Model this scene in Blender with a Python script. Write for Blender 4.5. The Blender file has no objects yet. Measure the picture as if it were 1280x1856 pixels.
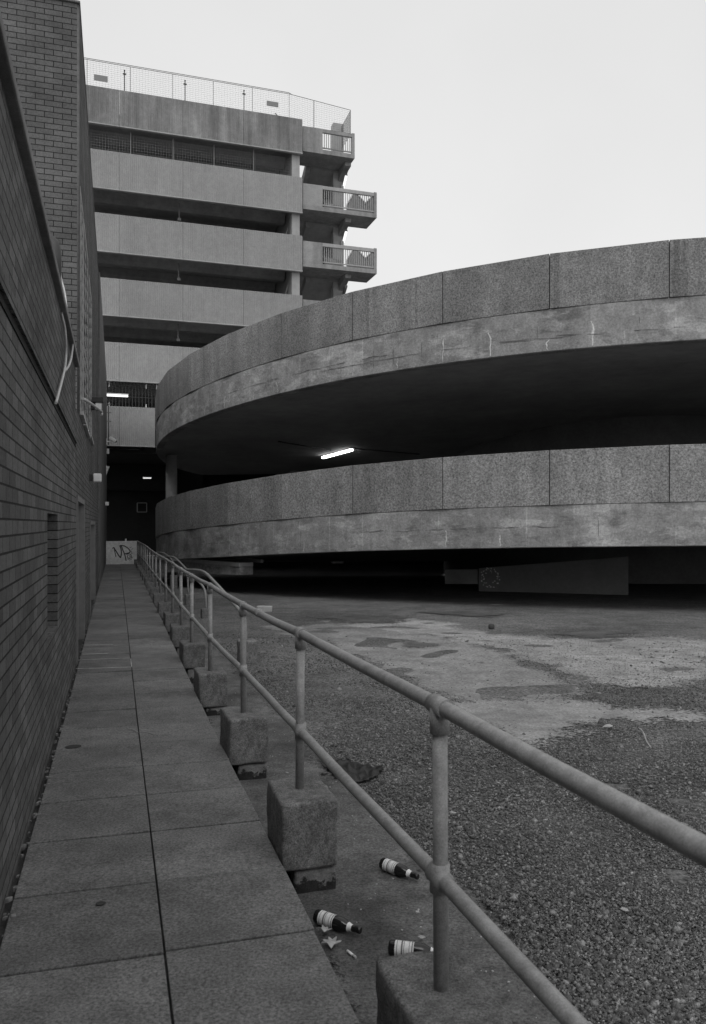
import bpy, bmesh, math, random
import numpy as np
from mathutils import Vector, Matrix, noise
random.seed(7)
C = bpy.context.scene.collection
sc = bpy.context.scene
EYE = 1.65            # eye height above the footpath
F = 1450.0            # focal length in photo pixels
PX, PY = 640.0, 950.0 # principal column and horizon row of the photo

# ------------------------------------------------------------------ camera
cam_d = bpy.data.cameras.new('camera')
cam = bpy.data.objects.new('camera', cam_d); C.objects.link(cam)
cam.location = (0, 0, EYE)
cam.rotation_euler = (math.radians(90), 0, 0)
cam_d.sensor_fit = 'VERTICAL'
cam_d.sensor_height = 36.0
cam_d.lens = F / 1856 * 36.0
cam_d.shift_y = (PY - 928) / 1856
cam_d.clip_start = 0.05
cam_d.clip_end = 2000
cam_d.dof.use_dof = True
cam_d.dof.focus_distance = 11.0
cam_d.dof.aperture_fstop = 6.5
sc.camera = cam
# ------------------------------------------------------------------ world
SUN_EL, SUN_AZ = math.radians(58), math.radians(200)
w = bpy.data.worlds.new('World'); sc.world = w; w.use_nodes = True
nt = w.node_tree; nt.nodes.clear()
out = nt.nodes.new('ShaderNodeOutputWorld'); bg = nt.nodes.new('ShaderNodeBackground')
sky = nt.nodes.new('ShaderNodeTexSky'); sky.sky_type = 'NISHITA'; sky.sun_disc = False
sky.sun_elevation = SUN_EL; sky.sun_rotation = SUN_AZ
sky.air_density = 1.0; sky.dust_density = 4.0; sky.ozone_density = 1.0
bw = nt.nodes.new('ShaderNodeRGBToBW')
mx = nt.nodes.new('ShaderNodeMix'); mx.data_type = 'RGBA'; mx.inputs[0].default_value = 0.5
mx.inputs[7].default_value = (7.4, 7.4, 7.4, 1)      # the even cloud cover
nt.links.new(sky.outputs[0], bw.inputs[0]); nt.links.new(bw.outputs[0], mx.inputs[6])
tcw = nt.nodes.new('ShaderNodeTexCoord'); cln = nt.nodes.new('ShaderNodeTexNoise')     # faint tone in the cloud cover
cln.inputs['Scale'].default_value = 1.6; cln.inputs['Detail'].default_value = 5
cmr = nt.nodes.new('ShaderNodeMapRange'); cmr.inputs[1].default_value = .3; cmr.inputs[2].default_value = .7; cmr.inputs[3].default_value = .94; cmr.inputs[4].default_value = 1.06
cmx = nt.nodes.new('ShaderNodeMix'); cmx.data_type = 'RGBA'; cmx.blend_type = 'MULTIPLY'; cmx.inputs[0].default_value = 1
nt.links.new(tcw.outputs['Generated'], cln.inputs['Vector']); nt.links.new(cln.outputs[0], cmr.inputs[0])
nt.links.new(mx.outputs[2], cmx.inputs[6]); nt.links.new(cmr.outputs[0], cmx.inputs[7])
nt.links.new(cmx.outputs[2], bg.inputs[0]); bg.inputs[1].default_value = 0.15
nt.links.new(bg.outputs[0], out.inputs[0])
sun_d = bpy.data.lights.new('sun', 'SUN'); sun_d.energy = 0.5; sun_d.angle = math.radians(40)
sun_d.color = (1, 1, 1)
sun = bpy.data.objects.new('sun', sun_d); C.objects.link(sun)
sd = Vector((math.sin(SUN_AZ) * math.cos(SUN_EL), math.cos(SUN_AZ) * math.cos(SUN_EL), math.sin(SUN_EL)))
sun.rotation_euler = (-sd).to_track_quat('-Z', 'Y').to_euler()
sun.location = (0, -5, 30)
sc.view_settings.view_transform = 'Standard'; sc.view_settings.look = 'None'
sc.view_settings.gamma = 1; sc.view_settings.exposure = 0.16
sc.cycles.max_bounces = 6; sc.cycles.diffuse_bounces = 4; sc.cycles.use_denoising = True

# ------------------------------------------------------------------ coordinates
TH = math.atan((PX - 210) / F)                       # the alley runs 16.5 degrees left of the view
DX, DY = -math.sin(TH), math.cos(TH)                 # along the alley
QX, QY = math.cos(TH), math.sin(TH)                  # across the alley, to the right
def at(x, y, Y): return Vector(((x - PX) / F * Y, Y, EYE + (PY - y) / F * Y))
def A(s, t, Z): return Vector((s * DX + t * QX, s * DY + t * QY, EYE + Z))
def LY(L, Y, Z): return Vector((-math.tan(TH) * Y + L, Y, EYE + Z))   # point at depth Y, L right of the alley axis
def S(Y, t): return (Y - t * QY) / DY
WALL_L = 0.49
WALL_T = WALL_L * math.cos(TH) * -1
def WP(x, y, o=0.0):                                  # point on the left wall seen at pixel x, y
    Y = WALL_L * F / (210 - x); v = at(x, y, Y); return v + Vector((QX, QY, 0)) * o
def interp(x, tab):
    if x <= tab[0][0]: return tab[0][1]
    for (a, b), (c, d) in zip(tab, tab[1:]):
        if x <= c: return b + (d - b) * (x - a) / (c - a)
    return tab[-1][1]
PATH = [(0, -1.64), (4, -1.67), (7, -1.73), (14, -1.70), (25, -1.72), (36, -1.79), (60, -1.8)]
def path_z(Y): return interp(Y, PATH)
def yard_z(X, Y):
    return -1.85 - 0.022 * (max(Y, -5) - 4) if Y < 45 else -1.85 - 0.022 * 41
FU = math.radians(18)                                 # car park front
EU = Vector((math.cos(FU), math.sin(FU), 0)); EV = Vector((-math.sin(FU), math.cos(FU), 0))
F0 = Vector(((190 - PX) / F * 41.0, 41.0, 0))
K = 41.0 / 37.5
def FA(u, v, Z): return F0 + EU * u + EV * v + Vector((0, 0, EYE + Z))
def FX(x, v=0.0):                                     # u on the front at pixel column x
    r = (x - PX) / F; o = F0 + EV * v
    return (r * o.y - o.x) / (EU.x - r * EU.y)

# ------------------------------------------------------------------ materials
def new_mat(name):
    m = bpy.data.materials.new(name); m.use_nodes = True
    t = m.node_tree; b = t.nodes['Principled BSDF']; return m, t, b
def g(v): return (v, v, v, 1)
def ramp(t, src, p0, c0, p1, c1):
    r = t.nodes.new('ShaderNodeMapRange'); r.inputs[1].default_value = p0; r.inputs[2].default_value = p1
    r.inputs[3].default_value = c0; r.inputs[4].default_value = c1
    t.links.new(src, r.inputs[0]); return r.outputs[0]
def mul(t, a, b):
    n = t.nodes.new('ShaderNodeMath'); n.operation = 'MULTIPLY'
    for k, x in enumerate((a, b)):
        if isinstance(x, float): n.inputs[k].default_value = x
        else: t.links.new(x, n.inputs[k])
    return n.outputs[0]
def add(t, a, b):
    n = t.nodes.new('ShaderNodeMath'); n.operation = 'ADD'
    for k, x in enumerate((a, b)):
        if isinstance(x, float): n.inputs[k].default_value = x
        else: t.links.new(x, n.inputs[k])
    return n.outputs[0]
def nz(t, co, scale, detail=4, rough=.6, sx=(1, 1, 1)):
    mp = t.nodes.new('ShaderNodeMapping'); mp.inputs['Scale'].default_value = sx; t.links.new(co, mp.inputs[0])
    n = t.nodes.new('ShaderNodeTexNoise'); n.inputs['Scale'].default_value = scale
    n.inputs['Detail'].default_value = detail; n.inputs['Roughness'].default_value = rough
    t.links.new(mp.outputs[0], n.inputs['Vector']); return n.outputs[0]
def mat(name, base, rough=.88, var=.25, vs=.8, mid=.25, ms=9, spk=.0, ss=130, streak=0., stx=3.5, bump=.3, bs=90, bd=.004, spec=.3, metal=0., orand=0., spots=None):
    """weathered grey surface: broad, medium and fine tone, vertical streaks, bump"""
    m, t, b = new_mat(name)
    co = t.nodes.new('ShaderNodeTexCoord').outputs['Object']
    v = ramp(t, nz(t, co, vs, 5), .3, 1 - var, .7, 1 + var)
    v = mul(t, v, ramp(t, nz(t, co, ms, 6, .7), .3, 1 - mid, .7, 1 + mid))
    if streak:
        v = mul(t, v, ramp(t, nz(t, co, stx, 4, .65, (1, 1, .07)), .32, 1 - streak, .68, 1 + streak))
    if spk:
        v = mul(t, v, ramp(t, nz(t, co, ss, 2, .8), .3, 1 - spk, .72, 1 + spk))
    if spots:
        for (sc_, sx, p, lo_) in spots: v = mul(t, v, ramp(t, nz(t, co, sc_, 6, .65, sx), p, 1.0, p + .04, lo_))
    if orand:
        v = mul(t, v, ramp(t, t.nodes.new('ShaderNodeObjectInfo').outputs['Random'], 0, 1 - orand, 1, 1 + orand))
    v = mul(t, v, float(base))
    cc = t.nodes.new('ShaderNodeCombineColor')
    for k in range(3): t.links.new(v, cc.inputs[k])
    t.links.new(cc.outputs[0], b.inputs['Base Color'])
    b.inputs['Roughness'].default_value = rough; b.inputs['Specular IOR Level'].default_value = spec
    b.inputs['Metallic'].default_value = metal
    if bump:
        bp = t.nodes.new('ShaderNodeBump'); bp.inputs['Strength'].default_value = bump; bp.inputs['Distance'].default_value = bd
        t.links.new(nz(t, co, bs, 5, .75), bp.inputs['Height']); t.links.new(bp.outputs[0], b.inputs['Normal'])
    return m
def brick_mat(name, c1, c2, mort, bumpd=.006):
    m, t, b = new_mat(name)
    tc = t.nodes.new('ShaderNodeTexCoord')
    br = t.nodes.new('ShaderNodeTexBrick'); t.links.new(tc.outputs['UV'], br.inputs['Vector'])
    br.inputs['Scale'].default_value = 1; br.inputs['Brick Width'].default_value = .2275
    br.inputs['Row Height'].default_value = .076; br.inputs['Mortar Size'].default_value = .0055
    br.inputs['Mortar Smooth'].default_value = .3
    br.inputs['Color1'].default_value = g(c1); br.inputs['Color2'].default_value = g(c2); br.inputs['Mortar'].default_value = g(mort)
    co = tc.outputs['Object']
    v = ramp(t, nz(t, co, .9, 6), .3, .68, .7, 1.32)
    v = mul(t, v, ramp(t, nz(t, co, 45, 4, .8), .3, .7, .7, 1.3))
    mixn = t.nodes.new('ShaderNodeMix'); mixn.data_type = 'RGBA'; mixn.blend_type = 'MULTIPLY'; mixn.inputs[0].default_value = 1
    cc = t.nodes.new('ShaderNodeCombineColor')
    for k in range(3): t.links.new(v, cc.inputs[k])
    t.links.new(br.outputs['Color'], mixn.inputs[6]); t.links.new(cc.outputs[0], mixn.inputs[7])
    t.links.new(mixn.outputs[2], b.inputs['Base Color'])
    b.inputs['Roughness'].default_value = .9; b.inputs['Specular IOR Level'].default_value = .2
    h = add(t, mul(t, br.outputs['Fac'], -1.0), mul(t, nz(t, co, 60, 4, .7), .35))
    bp = t.nodes.new('ShaderNodeBump'); bp.inputs['Strength'].default_value = .9; bp.inputs['Distance'].default_value = bumpd
    t.links.new(h, bp.inputs['Height']); t.links.new(bp.outputs[0], b.inputs['Normal'])
    return m
def emit_mat(name, s):
    m, t, b = new_mat(name)
    b.inputs['Base Color'].default_value = g(.8)
    b.inputs['Emission Color'].default_value = g(1); b.inputs['Emission Strength'].default_value = s
    return m
def stained(name):
    m = mat(name, .25, var=.2, vs=.55, mid=.25, ms=2.6, spk=.25, ss=20, streak=.16, stx=1.3, bump=.6, bs=12, bd=.015)
    t = m.node_tree; b = t.nodes['Principled BSDF']
    cc = b.inputs['Base Color'].links[0].from_node; src = cc.inputs[0].links[0].from_socket
    co = t.nodes.new('ShaderNodeTexCoord').outputs['Object']
    v = src
    for sc_, sx, p, lo_, hi_ in ((.8, (1, 1, 3.2), .54, 1.0, 1.3), (1.3, (1, 1, 2.6), .56, 1.0, .76), (3.2, (1, 1, .3), .6, 1.0, .84), (6, (1, 1, .4), .64, 1.0, 1.2)):
        v = mul(t, v, ramp(t, nz(t, co, sc_, 8, .68, sx), p - .015, lo_, p + .025, hi_))
    sx_ = t.nodes.new('ShaderNodeSeparateXYZ'); t.links.new(co, sx_.inputs[0])     # joints of the formwork, every 1.2 m round the curve
    an = t.nodes.new('ShaderNodeMath'); an.operation = 'ARCTAN2'; t.links.new(sx_.outputs[1], an.inputs[0]); t.links.new(sx_.outputs[0], an.inputs[1])
    fr = t.nodes.new('ShaderNodeMath'); fr.operation = 'FRACT'; t.links.new(add(t, mul(t, an.outputs[0], 22.67 / 1.2), mul(t, nz(t, co, 3, 3), .05)), fr.inputs[0])
    ln = ramp(t, fr.outputs[0], .02, 1.0, .035, 0.0); ln = mul(t, ln, ramp(t, nz(t, co, 1.3, 4), .42, 0.0, .6, .3))
    v = mul(t, v, add(t, ln, 1.0))
    for k in range(3): t.links.new(v, cc.inputs[k])
    return m
M = {
 'slab': mat('paving', .145, spots=[(9, (1, 1, 1), .7, .7), (2.2, (1, 1, 1), .62, .86)], var=.22, vs=1.0, mid=.26, ms=4.5, spk=.55, ss=75, bump=.4, bs=150, bd=.003),
 'yard': mat('yard_ground', .13, var=.3, vs=.3, mid=.34, ms=2.2, spk=.75, ss=24, bump=1.0, bs=30, bd=.03),
 'gravel': mat('gravel_stone', .115, var=.25, vs=1.0, mid=.75, ms=75, bump=.0),
 'patch': mat('worn_concrete', .2, var=.2, vs=.7, mid=.3, ms=3.0, spk=.42, ss=26, bump=.5, bs=40, bd=.008),
 'apron': mat('dirty_concrete', .095, var=.4, vs=1.5, mid=.45, ms=5, spk=.6, ss=70, bump=.7, bs=60, bd=.008),
 'facade': mat('ribbed_concrete', .31, orand=.05, var=.08, vs=.4, mid=.1, ms=4, spk=.16, ss=26, streak=.045, stx=2.5, bump=.2, bs=60),
 'facade_top': mat('stained_ribbed_concrete', .235, var=.16, vs=.5, mid=.12, ms=4, spk=.16, ss=26, streak=.32, stx=2.2, bump=.2, bs=60),
 'fascia': stained('board_marked_concrete'),
 'aggr_low': mat('exposed_aggregate_pale', .23, orand=.12, spots=[(1.6, (1, 1, .05), .62, .8), (5, (1, 1, .12), .67, .82)], var=.16, vs=.5, mid=.14, ms=3, spk=.6, ss=20, streak=.2, stx=1.6, bump=.8, bs=36, bd=.014),
 'aggr': mat('exposed_aggregate', .19, orand=.12, spots=[(2.0, (1, 1, .05), .6, .76), (5, (1, 1, .12), .66, .8)], var=.18, vs=.5, mid=.14, ms=3, spk=.55, ss=24, streak=.22, stx=1.6, bump=.7, bs=42, bd=.012),
 'deckc': mat('deck_concrete', .3, var=.2, vs=.4, mid=.2, ms=3, bump=.2, bs=10),
 'soffit': mat('soffit_concrete', .28, var=.2, vs=.3, mid=.15, ms=2, bump=.2, bs=10),
 'stairc': mat('stair_concrete', .27, var=.14, vs=.6, mid=.14, ms=4, spk=.15, ss=26, streak=.2, stx=2.5, bump=.2, bs=50),
 'colc': mat('pale_column_concrete', .36, var=.1, vs=.6, mid=.1, ms=4, streak=.1, bump=.2, bs=50),
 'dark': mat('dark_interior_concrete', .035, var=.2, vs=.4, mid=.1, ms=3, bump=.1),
 'block': mat('mossy_block_concrete', .145, orand=.12, spots=[(30, (1, 1, 1), .64, .45), (7, (1, 1, .6), .58, .68)], var=.3, vs=5, mid=.4, ms=28, spk=.6, ss=130, bump=.9, bs=75, bd=.006),
 'foot': mat('footing_concrete', .15, var=.45, vs=4, mid=.4, ms=14, spk=.35, ss=150, bump=.9, bs=75, bd=.006),
 'rail': mat('galvanised_rail', .25, rough=.48, var=.2, vs=3, mid=.25, ms=26, spk=.3, ss=240, bump=.3, bs=200, bd=.0015, spec=.45, spots=[(38, (1, 1, 1), .66, .5), (14, (1, 1, .5), .64, .7)]),
 'steel': mat('dull_steel', .2, rough=.6, var=.1, mid=.1, bump=0),
 'wire': mat('fence_wire', .12, rough=.6, var=.1, mid=.1, bump=0),
 'darksteel': mat('dark_steel', .05, rough=.6, var=.1, mid=.1, bump=0),
 'plate': mat('grey_plate', .25, var=.05, mid=.05, bump=0),
 'render': mat('pale_render', .85, var=.1, vs=2, mid=.14, ms=8, spk=.15, ss=40, bump=.3, bs=40),
 'paint': mat('spray_paint', .03, rough=.6, var=.2, mid=.3, ms=20, bump=0),
 'gum': mat('old_gum', .045, var=.2, mid=.3, ms=40, bump=0),
 'timber': mat('dark_painted_door', .06, rough=.6, var=.15, mid=.2, ms=8, bump=.1),
 'frame': mat('grey_frame', .17, rough=.7, var=.15, mid=.15, bump=0),
 'whiteplastic': mat('white_plastic', .78, rough=.5, var=.08, mid=.1, bump=0),
 'cable': mat('white_cable', .5, rough=.6, var=.15, mid=.15, bump=0),
 'bullnose': mat('rendered_pier', .12, var=.16, vs=1, mid=.2, ms=6, streak=.25, spk=.2, ss=60, bump=.3),
 'streakc': mat('lime_streak', .52, var=.2, vs=3, mid=.3, ms=12, bump=0),
 'crack': mat('crack_line', .11, var=.2, mid=.2, bump=0),
 'plastic': mat('black_sheet', .012, rough=.38, var=.2, mid=.2, bump=.3, bs=25, bd=.01),
 'paper': mat('paper_label', .62, rough=.7, var=.12, vs=20, mid=.2, ms=60, bump=0),
 'print': mat('label_print', .14, rough=.7, var=.1, mid=.1, bump=0),
 'leaf': mat('dry_leaf', .3, var=.2, vs=20, mid=.2, ms=60, bump=0),
 'brick': brick_mat('dark_brick', .078, .135, .022),
 'brick_front': brick_mat('brown_brick', .115, .15, .02),
 'tube': emit_mat('lit_tube', 9.0), 'tube_dim': emit_mat('lit_lamp', 1.1), 'tube_far': emit_mat('lit_strip', .8),
}
m, t, b = new_mat('bottle_glass')
b.inputs['Base Color'].default_value = g(.012); b.inputs['Roughness'].default_value = .12; b.inputs['Specular IOR Level'].default_value = .5
M['glass'] = m
m, t, b = new_mat('window_glass')
b.inputs['Base Color'].default_value = g(.02); b.inputs['Roughness'].default_value = .15
M['pane'] = m

_t = M['slab'].node_tree; _b = _t.nodes['Principled BSDF']
_cc = _b.inputs['Base Color'].links[0].from_node; _src = _cc.inputs[0].links[0].from_socket
_v = mul(_t, _src, ramp(_t, _t.nodes.new('ShaderNodeNewGeometry').outputs['Random Per Island'], 0, .88, 1, 1.12))
for _k in range(3): _t.links.new(_v, _cc.inputs[_k])
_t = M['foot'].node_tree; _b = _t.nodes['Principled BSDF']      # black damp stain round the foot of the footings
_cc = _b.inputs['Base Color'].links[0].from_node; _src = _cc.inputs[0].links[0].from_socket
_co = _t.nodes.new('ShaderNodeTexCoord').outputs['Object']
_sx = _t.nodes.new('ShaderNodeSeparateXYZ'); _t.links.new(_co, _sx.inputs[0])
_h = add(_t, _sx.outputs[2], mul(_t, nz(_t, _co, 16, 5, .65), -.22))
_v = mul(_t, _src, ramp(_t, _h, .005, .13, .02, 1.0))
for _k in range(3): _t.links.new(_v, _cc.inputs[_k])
_t = M['gravel'].node_tree; _b = _t.nodes['Principled BSDF']
_cc = _b.inputs['Base Color'].links[0].from_node; _src = _cc.inputs[0].links[0].from_socket
_geo = _t.nodes.new('ShaderNodeNewGeometry')
_pw = _t.nodes.new('ShaderNodeMath'); _pw.operation = 'POWER'; _pw.inputs[1].default_value = 3.0
_t.links.new(_geo.outputs['Random Per Island'], _pw.inputs[0])
_v = mul(_t, _src, ramp(_t, _pw.outputs[0], 0, .6, 1, 2.1))
for _k in range(3): _t.links.new(_v, _cc.inputs[_k])
# ------------------------------------------------------------------ builders
def box8(bm, P):
    """P: 8 points, bottom ring 0-3, top ring 4-7"""
    v = [bm.verts.new(p) for p in P]
    for q in ((3, 2, 1, 0), (4, 5, 6, 7), (0, 1, 5, 4), (1, 2, 6, 5), (2, 3, 7, 6), (3, 0, 4, 7)):
        bm.faces.new([v[i] for i in q])
    return v
def abox(bm, s0, s1, t0, t1, z0, z1):
    return box8(bm, [A(s0, t0, z0), A(s0, t1, z0), A(s1, t1, z0), A(s1, t0, z0), A(s0, t0, z1), A(s0, t1, z1), A(s1, t1, z1), A(s1, t0, z1)])
def fbox(bm, u0, u1, v0, v1, z0, z1):
    return box8(bm, [FA(u0, v0, z0), FA(u1, v0, z0), FA(u1, v1, z0), FA(u0, v1, z0), FA(u0, v0, z1), FA(u1, v0, z1), FA(u1, v1, z1), FA(u0, v1, z1)])
def obox(bm, c, ax, ay, az, sx, sy, sz):
    c = Vector(c); a = ax * sx / 2; b_ = ay * sy / 2; d = az * sz / 2
    return box8(bm, [c - a - b_ - d, c + a - b_ - d, c + a + b_ - d, c - a + b_ - d, c - a - b_ + d, c + a - b_ + d, c + a + b_ + d, c - a + b_ + d])
def bar(bm, p, q, wd, ht=None, up=Vector((0, 0, 1))):
    p = Vector(p); q = Vector(q); d = (q - p); L = d.length; d.normalize()
    x = d.cross(up)
    if x.length < 1e-4: x = d.cross(Vector((1, 0, 0)))
    x.normalize(); y = x.cross(d)
    return obox(bm, (p + q) / 2, d, x, y, L, wd, ht or wd)
def tube(bm, pts, r, n=12, caps=True):
    pts = [Vector(p) for p in pts]; rs = r if isinstance(r, (list, tuple)) else [r] * len(pts)
    rings = []; prev = None
    for i, p in enumerate(pts):
        d = (pts[min(i + 1, len(pts) - 1)] - pts[max(i - 1, 0)]).normalized()
        if prev is None:
            x = d.cross(Vector((0, 0, 1)))
            if x.length < 1e-3: x = d.cross(Vector((1, 0, 0)))
        else:
            x = prev - d * prev.dot(d)
        x.normalize(); prev = x; y = d.cross(x)
        rings.append([bm.verts.new(p + (x * math.cos(2 * math.pi * k / n) + y * math.sin(2 * math.pi * k / n)) * rs[i]) for k in range(n)])
    for a, b_ in zip(rings, rings[1:]):
        for k in range(n):
            f = bm.faces.new((a[k], a[(k + 1) % n], b_[(k + 1) % n], b_[k])); f.smooth = True
    if caps:
        bm.faces.new(list(reversed(rings[0]))); bm.faces.new(rings[-1])
    return rings
def smooth_path(pts, n=6):
    pts = [Vector(p) for p in pts]; P = [pts[0] * 2 - pts[1]] + pts + [pts[-1] * 2 - pts[-2]]; o = []
    for i in range(1, len(P) - 2):
        for k in range(n):
            t_ = k / n; a, b_, c, d = P[i - 1:i + 3]
            o.append(.5 * ((2 * b_) + (c - a) * t_ + (2 * a - 5 * b_ + 4 * c - d) * t_ ** 2 + (3 * b_ - a - 3 * c + d) * t_ ** 3))
    return o + [pts[-1]]
def ribbon(bm, pts, wd, nrm, off=0.0):
    """flat stroke of thickness ~2 mm lying on a surface of normal nrm"""
    pts = [Vector(p) for p in pts]; nrm = nrm.normalized(); prev = None
    for i, p in enumerate(pts):
        d = (pts[min(i + 1, len(pts) - 1)] - pts[max(i - 1, 0)]).normalized(); x = d.cross(nrm).normalized()
        wv = wd[i] if isinstance(wd, (list, tuple)) else wd
        q = [bm.verts.new(p + x * wv / 2 + nrm * off), bm.verts.new(p + nrm * (off + .002)), bm.verts.new(p - x * wv / 2 + nrm * off)]
        if prev:
            bm.faces.new((prev[0], prev[1], q[1], q[0])); bm.faces.new((prev[1], prev[2], q[2], q[1]))
        prev = q
def rough_box(bm, c, ax, ay, az, sx, sy, sz, bev=.02, amp=.008, seed=0, cuts=7):
    b2 = bmesh.new(); bmesh.ops.create_cube(b2, size=1)
    for v in b2.verts: v.co = Vector((v.co.x * sx, v.co.y * sy, v.co.z * sz))
    bmesh.ops.bevel(b2, geom=list(b2.edges), offset=bev, segments=2, affect='EDGES', profile=.6)
    bmesh.ops.subdivide_edges(b2, edges=[e for e in b2.edges if e.calc_length() > min(sx, sy, sz) * .3], cuts=cuts, use_grid_fill=True)
    me = bpy.data.meshes.new('tmp'); 
    o = Vector((seed * 3.7, seed * 1.3, seed * 2.1))
    for v in b2.verts:
        q = v.co * 9 + o; k = noise.noise_vector(q) * amp + noise.noise_vector(q * 4) * amp * .5
        p = v.co + k; v.co = Vector(c) + ax * p.x + ay * p.y + az * p.z
    for f in b2.faces: f.smooth = True
    b2.to_mesh(me); b2.free(); bm.from_mesh(me); bpy.data.meshes.remove(me)
def set_uv(bm):
    uv = bm.loops.layers.uv.new('UVMap')
    for f in bm.faces:
        f.normal_update(); n = f.normal
        h = Vector((-n.y, n.x, 0))
        if h.length < .3:
            for l in f.loops: l[uv].uv = (l.vert.co.x, l.vert.co.y)
        else:
            h.normalize()
            for l in f.loops: l[uv].uv = (l.vert.co.dot(h), l.vert.co.z)
def thing(name, label, cat, loc, group=None):
    o = bpy.data.objects.new(name, None); C.objects.link(o); o.location = loc; o.empty_display_size = .2
    o['label'] = label; o['category'] = cat
    if group: o['group'] = group
    return o
def root_loc(o):
    while o.parent: o = o.parent
    return Vector(o.location)
def obj(name, bm, m, parent=None, origin=None, label=None, uv=False, bevel=0, fixn=True):
    if fixn: bmesh.ops.recalc_face_normals(bm, faces=bm.faces)
    if uv: set_uv(bm)
    if parent: base = root_loc(parent)
    else:
        if origin is None:
            xs = [v.co for v in bm.verts]
            base = Vector((sum(c.x for c in xs) / len(xs), sum(c.y for c in xs) / len(xs), min(c.z for c in xs)))
        else: base = Vector(origin)
    bmesh.ops.translate(bm, verts=bm.verts, vec=-base)
    me = bpy.data.meshes.new(name); bm.to_mesh(me); bm.free()
    o = bpy.data.objects.new(name, me); C.objects.link(o)
    me.materials.append(m if not isinstance(m, str) else M[m])
    if parent: o.parent = parent
    else: o.location = base
    if label: o['label'] = label
    if bevel:
        md = o.modifiers.new('bevel', 'BEVEL'); md.width = bevel; md.segments = 2; md.limit_method = 'ANGLE'
    return o
def tag(o, label, cat, group=None, kind=None):
    o['label'] = label; o['category'] = cat
    if group: o['group'] = group
    if kind: o['kind'] = kind
    return o
def struct(o): o['kind'] = 'structure'; return o
ORD = ['nearest', 'second', 'third', 'fourth', 'fifth', 'sixth', 'seventh', 'eighth', 'ninth', 'tenth', 'eleventh', 'twelfth', 'thirteenth', 'fourteenth', 'fifteenth', 'sixteenth', 'seventeenth', 'eighteenth']

# ================================================================== SETTING
# ---- yard ground: one sheet to the horizon
bm = bmesh.new()
xs = [-900, -300, -100, -40] + list(np.linspace(-20, 40, 61)) + [60, 120, 300, 900]
ys = [-300, -60, -15] + list(np.linspace(-5, 65, 71)) + [90, 150, 300, 1200]
grid = {}
for i, x in enumerate(xs):
    for j, y in enumerate(ys):
        dz = noise.noise(Vector((x * .35, y * .35, 3))) * .035 + noise.noise(Vector((x * 1.3, y * 1.3, 9))) * .012 if -6 < y < 65 else 0
        Lq = x + math.tan(TH) * y
        z = yard_z(x, y) + (dz if Lq > 1.0 else -.12)
        grid[i, j] = bm.verts.new((x, y, EYE + z))
for i in range(len(xs) - 1):
    for j in range(len(ys) - 1):
        f = bm.faces.new((grid[i, j], grid[i + 1, j], grid[i + 1, j + 1], grid[i, j + 1])); f.smooth = True
struct(obj('ground', bm, 'yard', origin=(0, 0, 0)))
def gz(x, y):
    return yard_z(x, y) + noise.noise(Vector((x * .35, y * .35, 3))) * .035 + noise.noise(Vector((x * 1.3, y * 1.3, 9))) * .012
def wavy(pts, n, amp, fr, seed):
    """closed irregular outline through pts"""
    o = []
    for i, p in enumerate(pts):
        q = pts[(i + 1) % len(pts)]
        for k in range(n):
            f_ = k / n; x = p[0] + (q[0] - p[0]) * f_; y = p[1] + (q[1] - p[1]) * f_
            v = noise.noise_vector(Vector((x * fr, y * fr, seed))) + noise.noise_vector(Vector((x * fr * 3, y * fr * 3, seed))) * .5 + noise.noise_vector(Vector((x * fr * 9, y * fr * 9, seed))) * .3
            o.append((x + v.x * amp, y + v.y * amp))
    return o
def in_poly(x, y, poly):
    c = np.zeros(len(x), bool); n = len(poly); j = n - 1
    for i in range(n):
        xi, yi = poly[i]; xj, yj = poly[j]
        if yi != yj: c ^= ((yi > y) != (yj > y)) & (x < (xj - xi) * (y - yi) / (yj - yi) + xi)
        j = i
    return c
def signed(x, y, poly):
    d = np.full(len(x), 1e9); n = len(poly)
    for i in range(n):
        ax, ay = poly[i]; bx, by = poly[(i + 1) % n]; ux, uy = bx - ax, by - ay; L2 = ux * ux + uy * uy + 1e-12
        k = np.clip(((x - ax) * ux + (y - ay) * uy) / L2, 0, 1); d = np.minimum(d, np.hypot(x - ax - k * ux, y - ay - k * uy))
    return np.where(in_poly(x, y, poly), d, -d)
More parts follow.
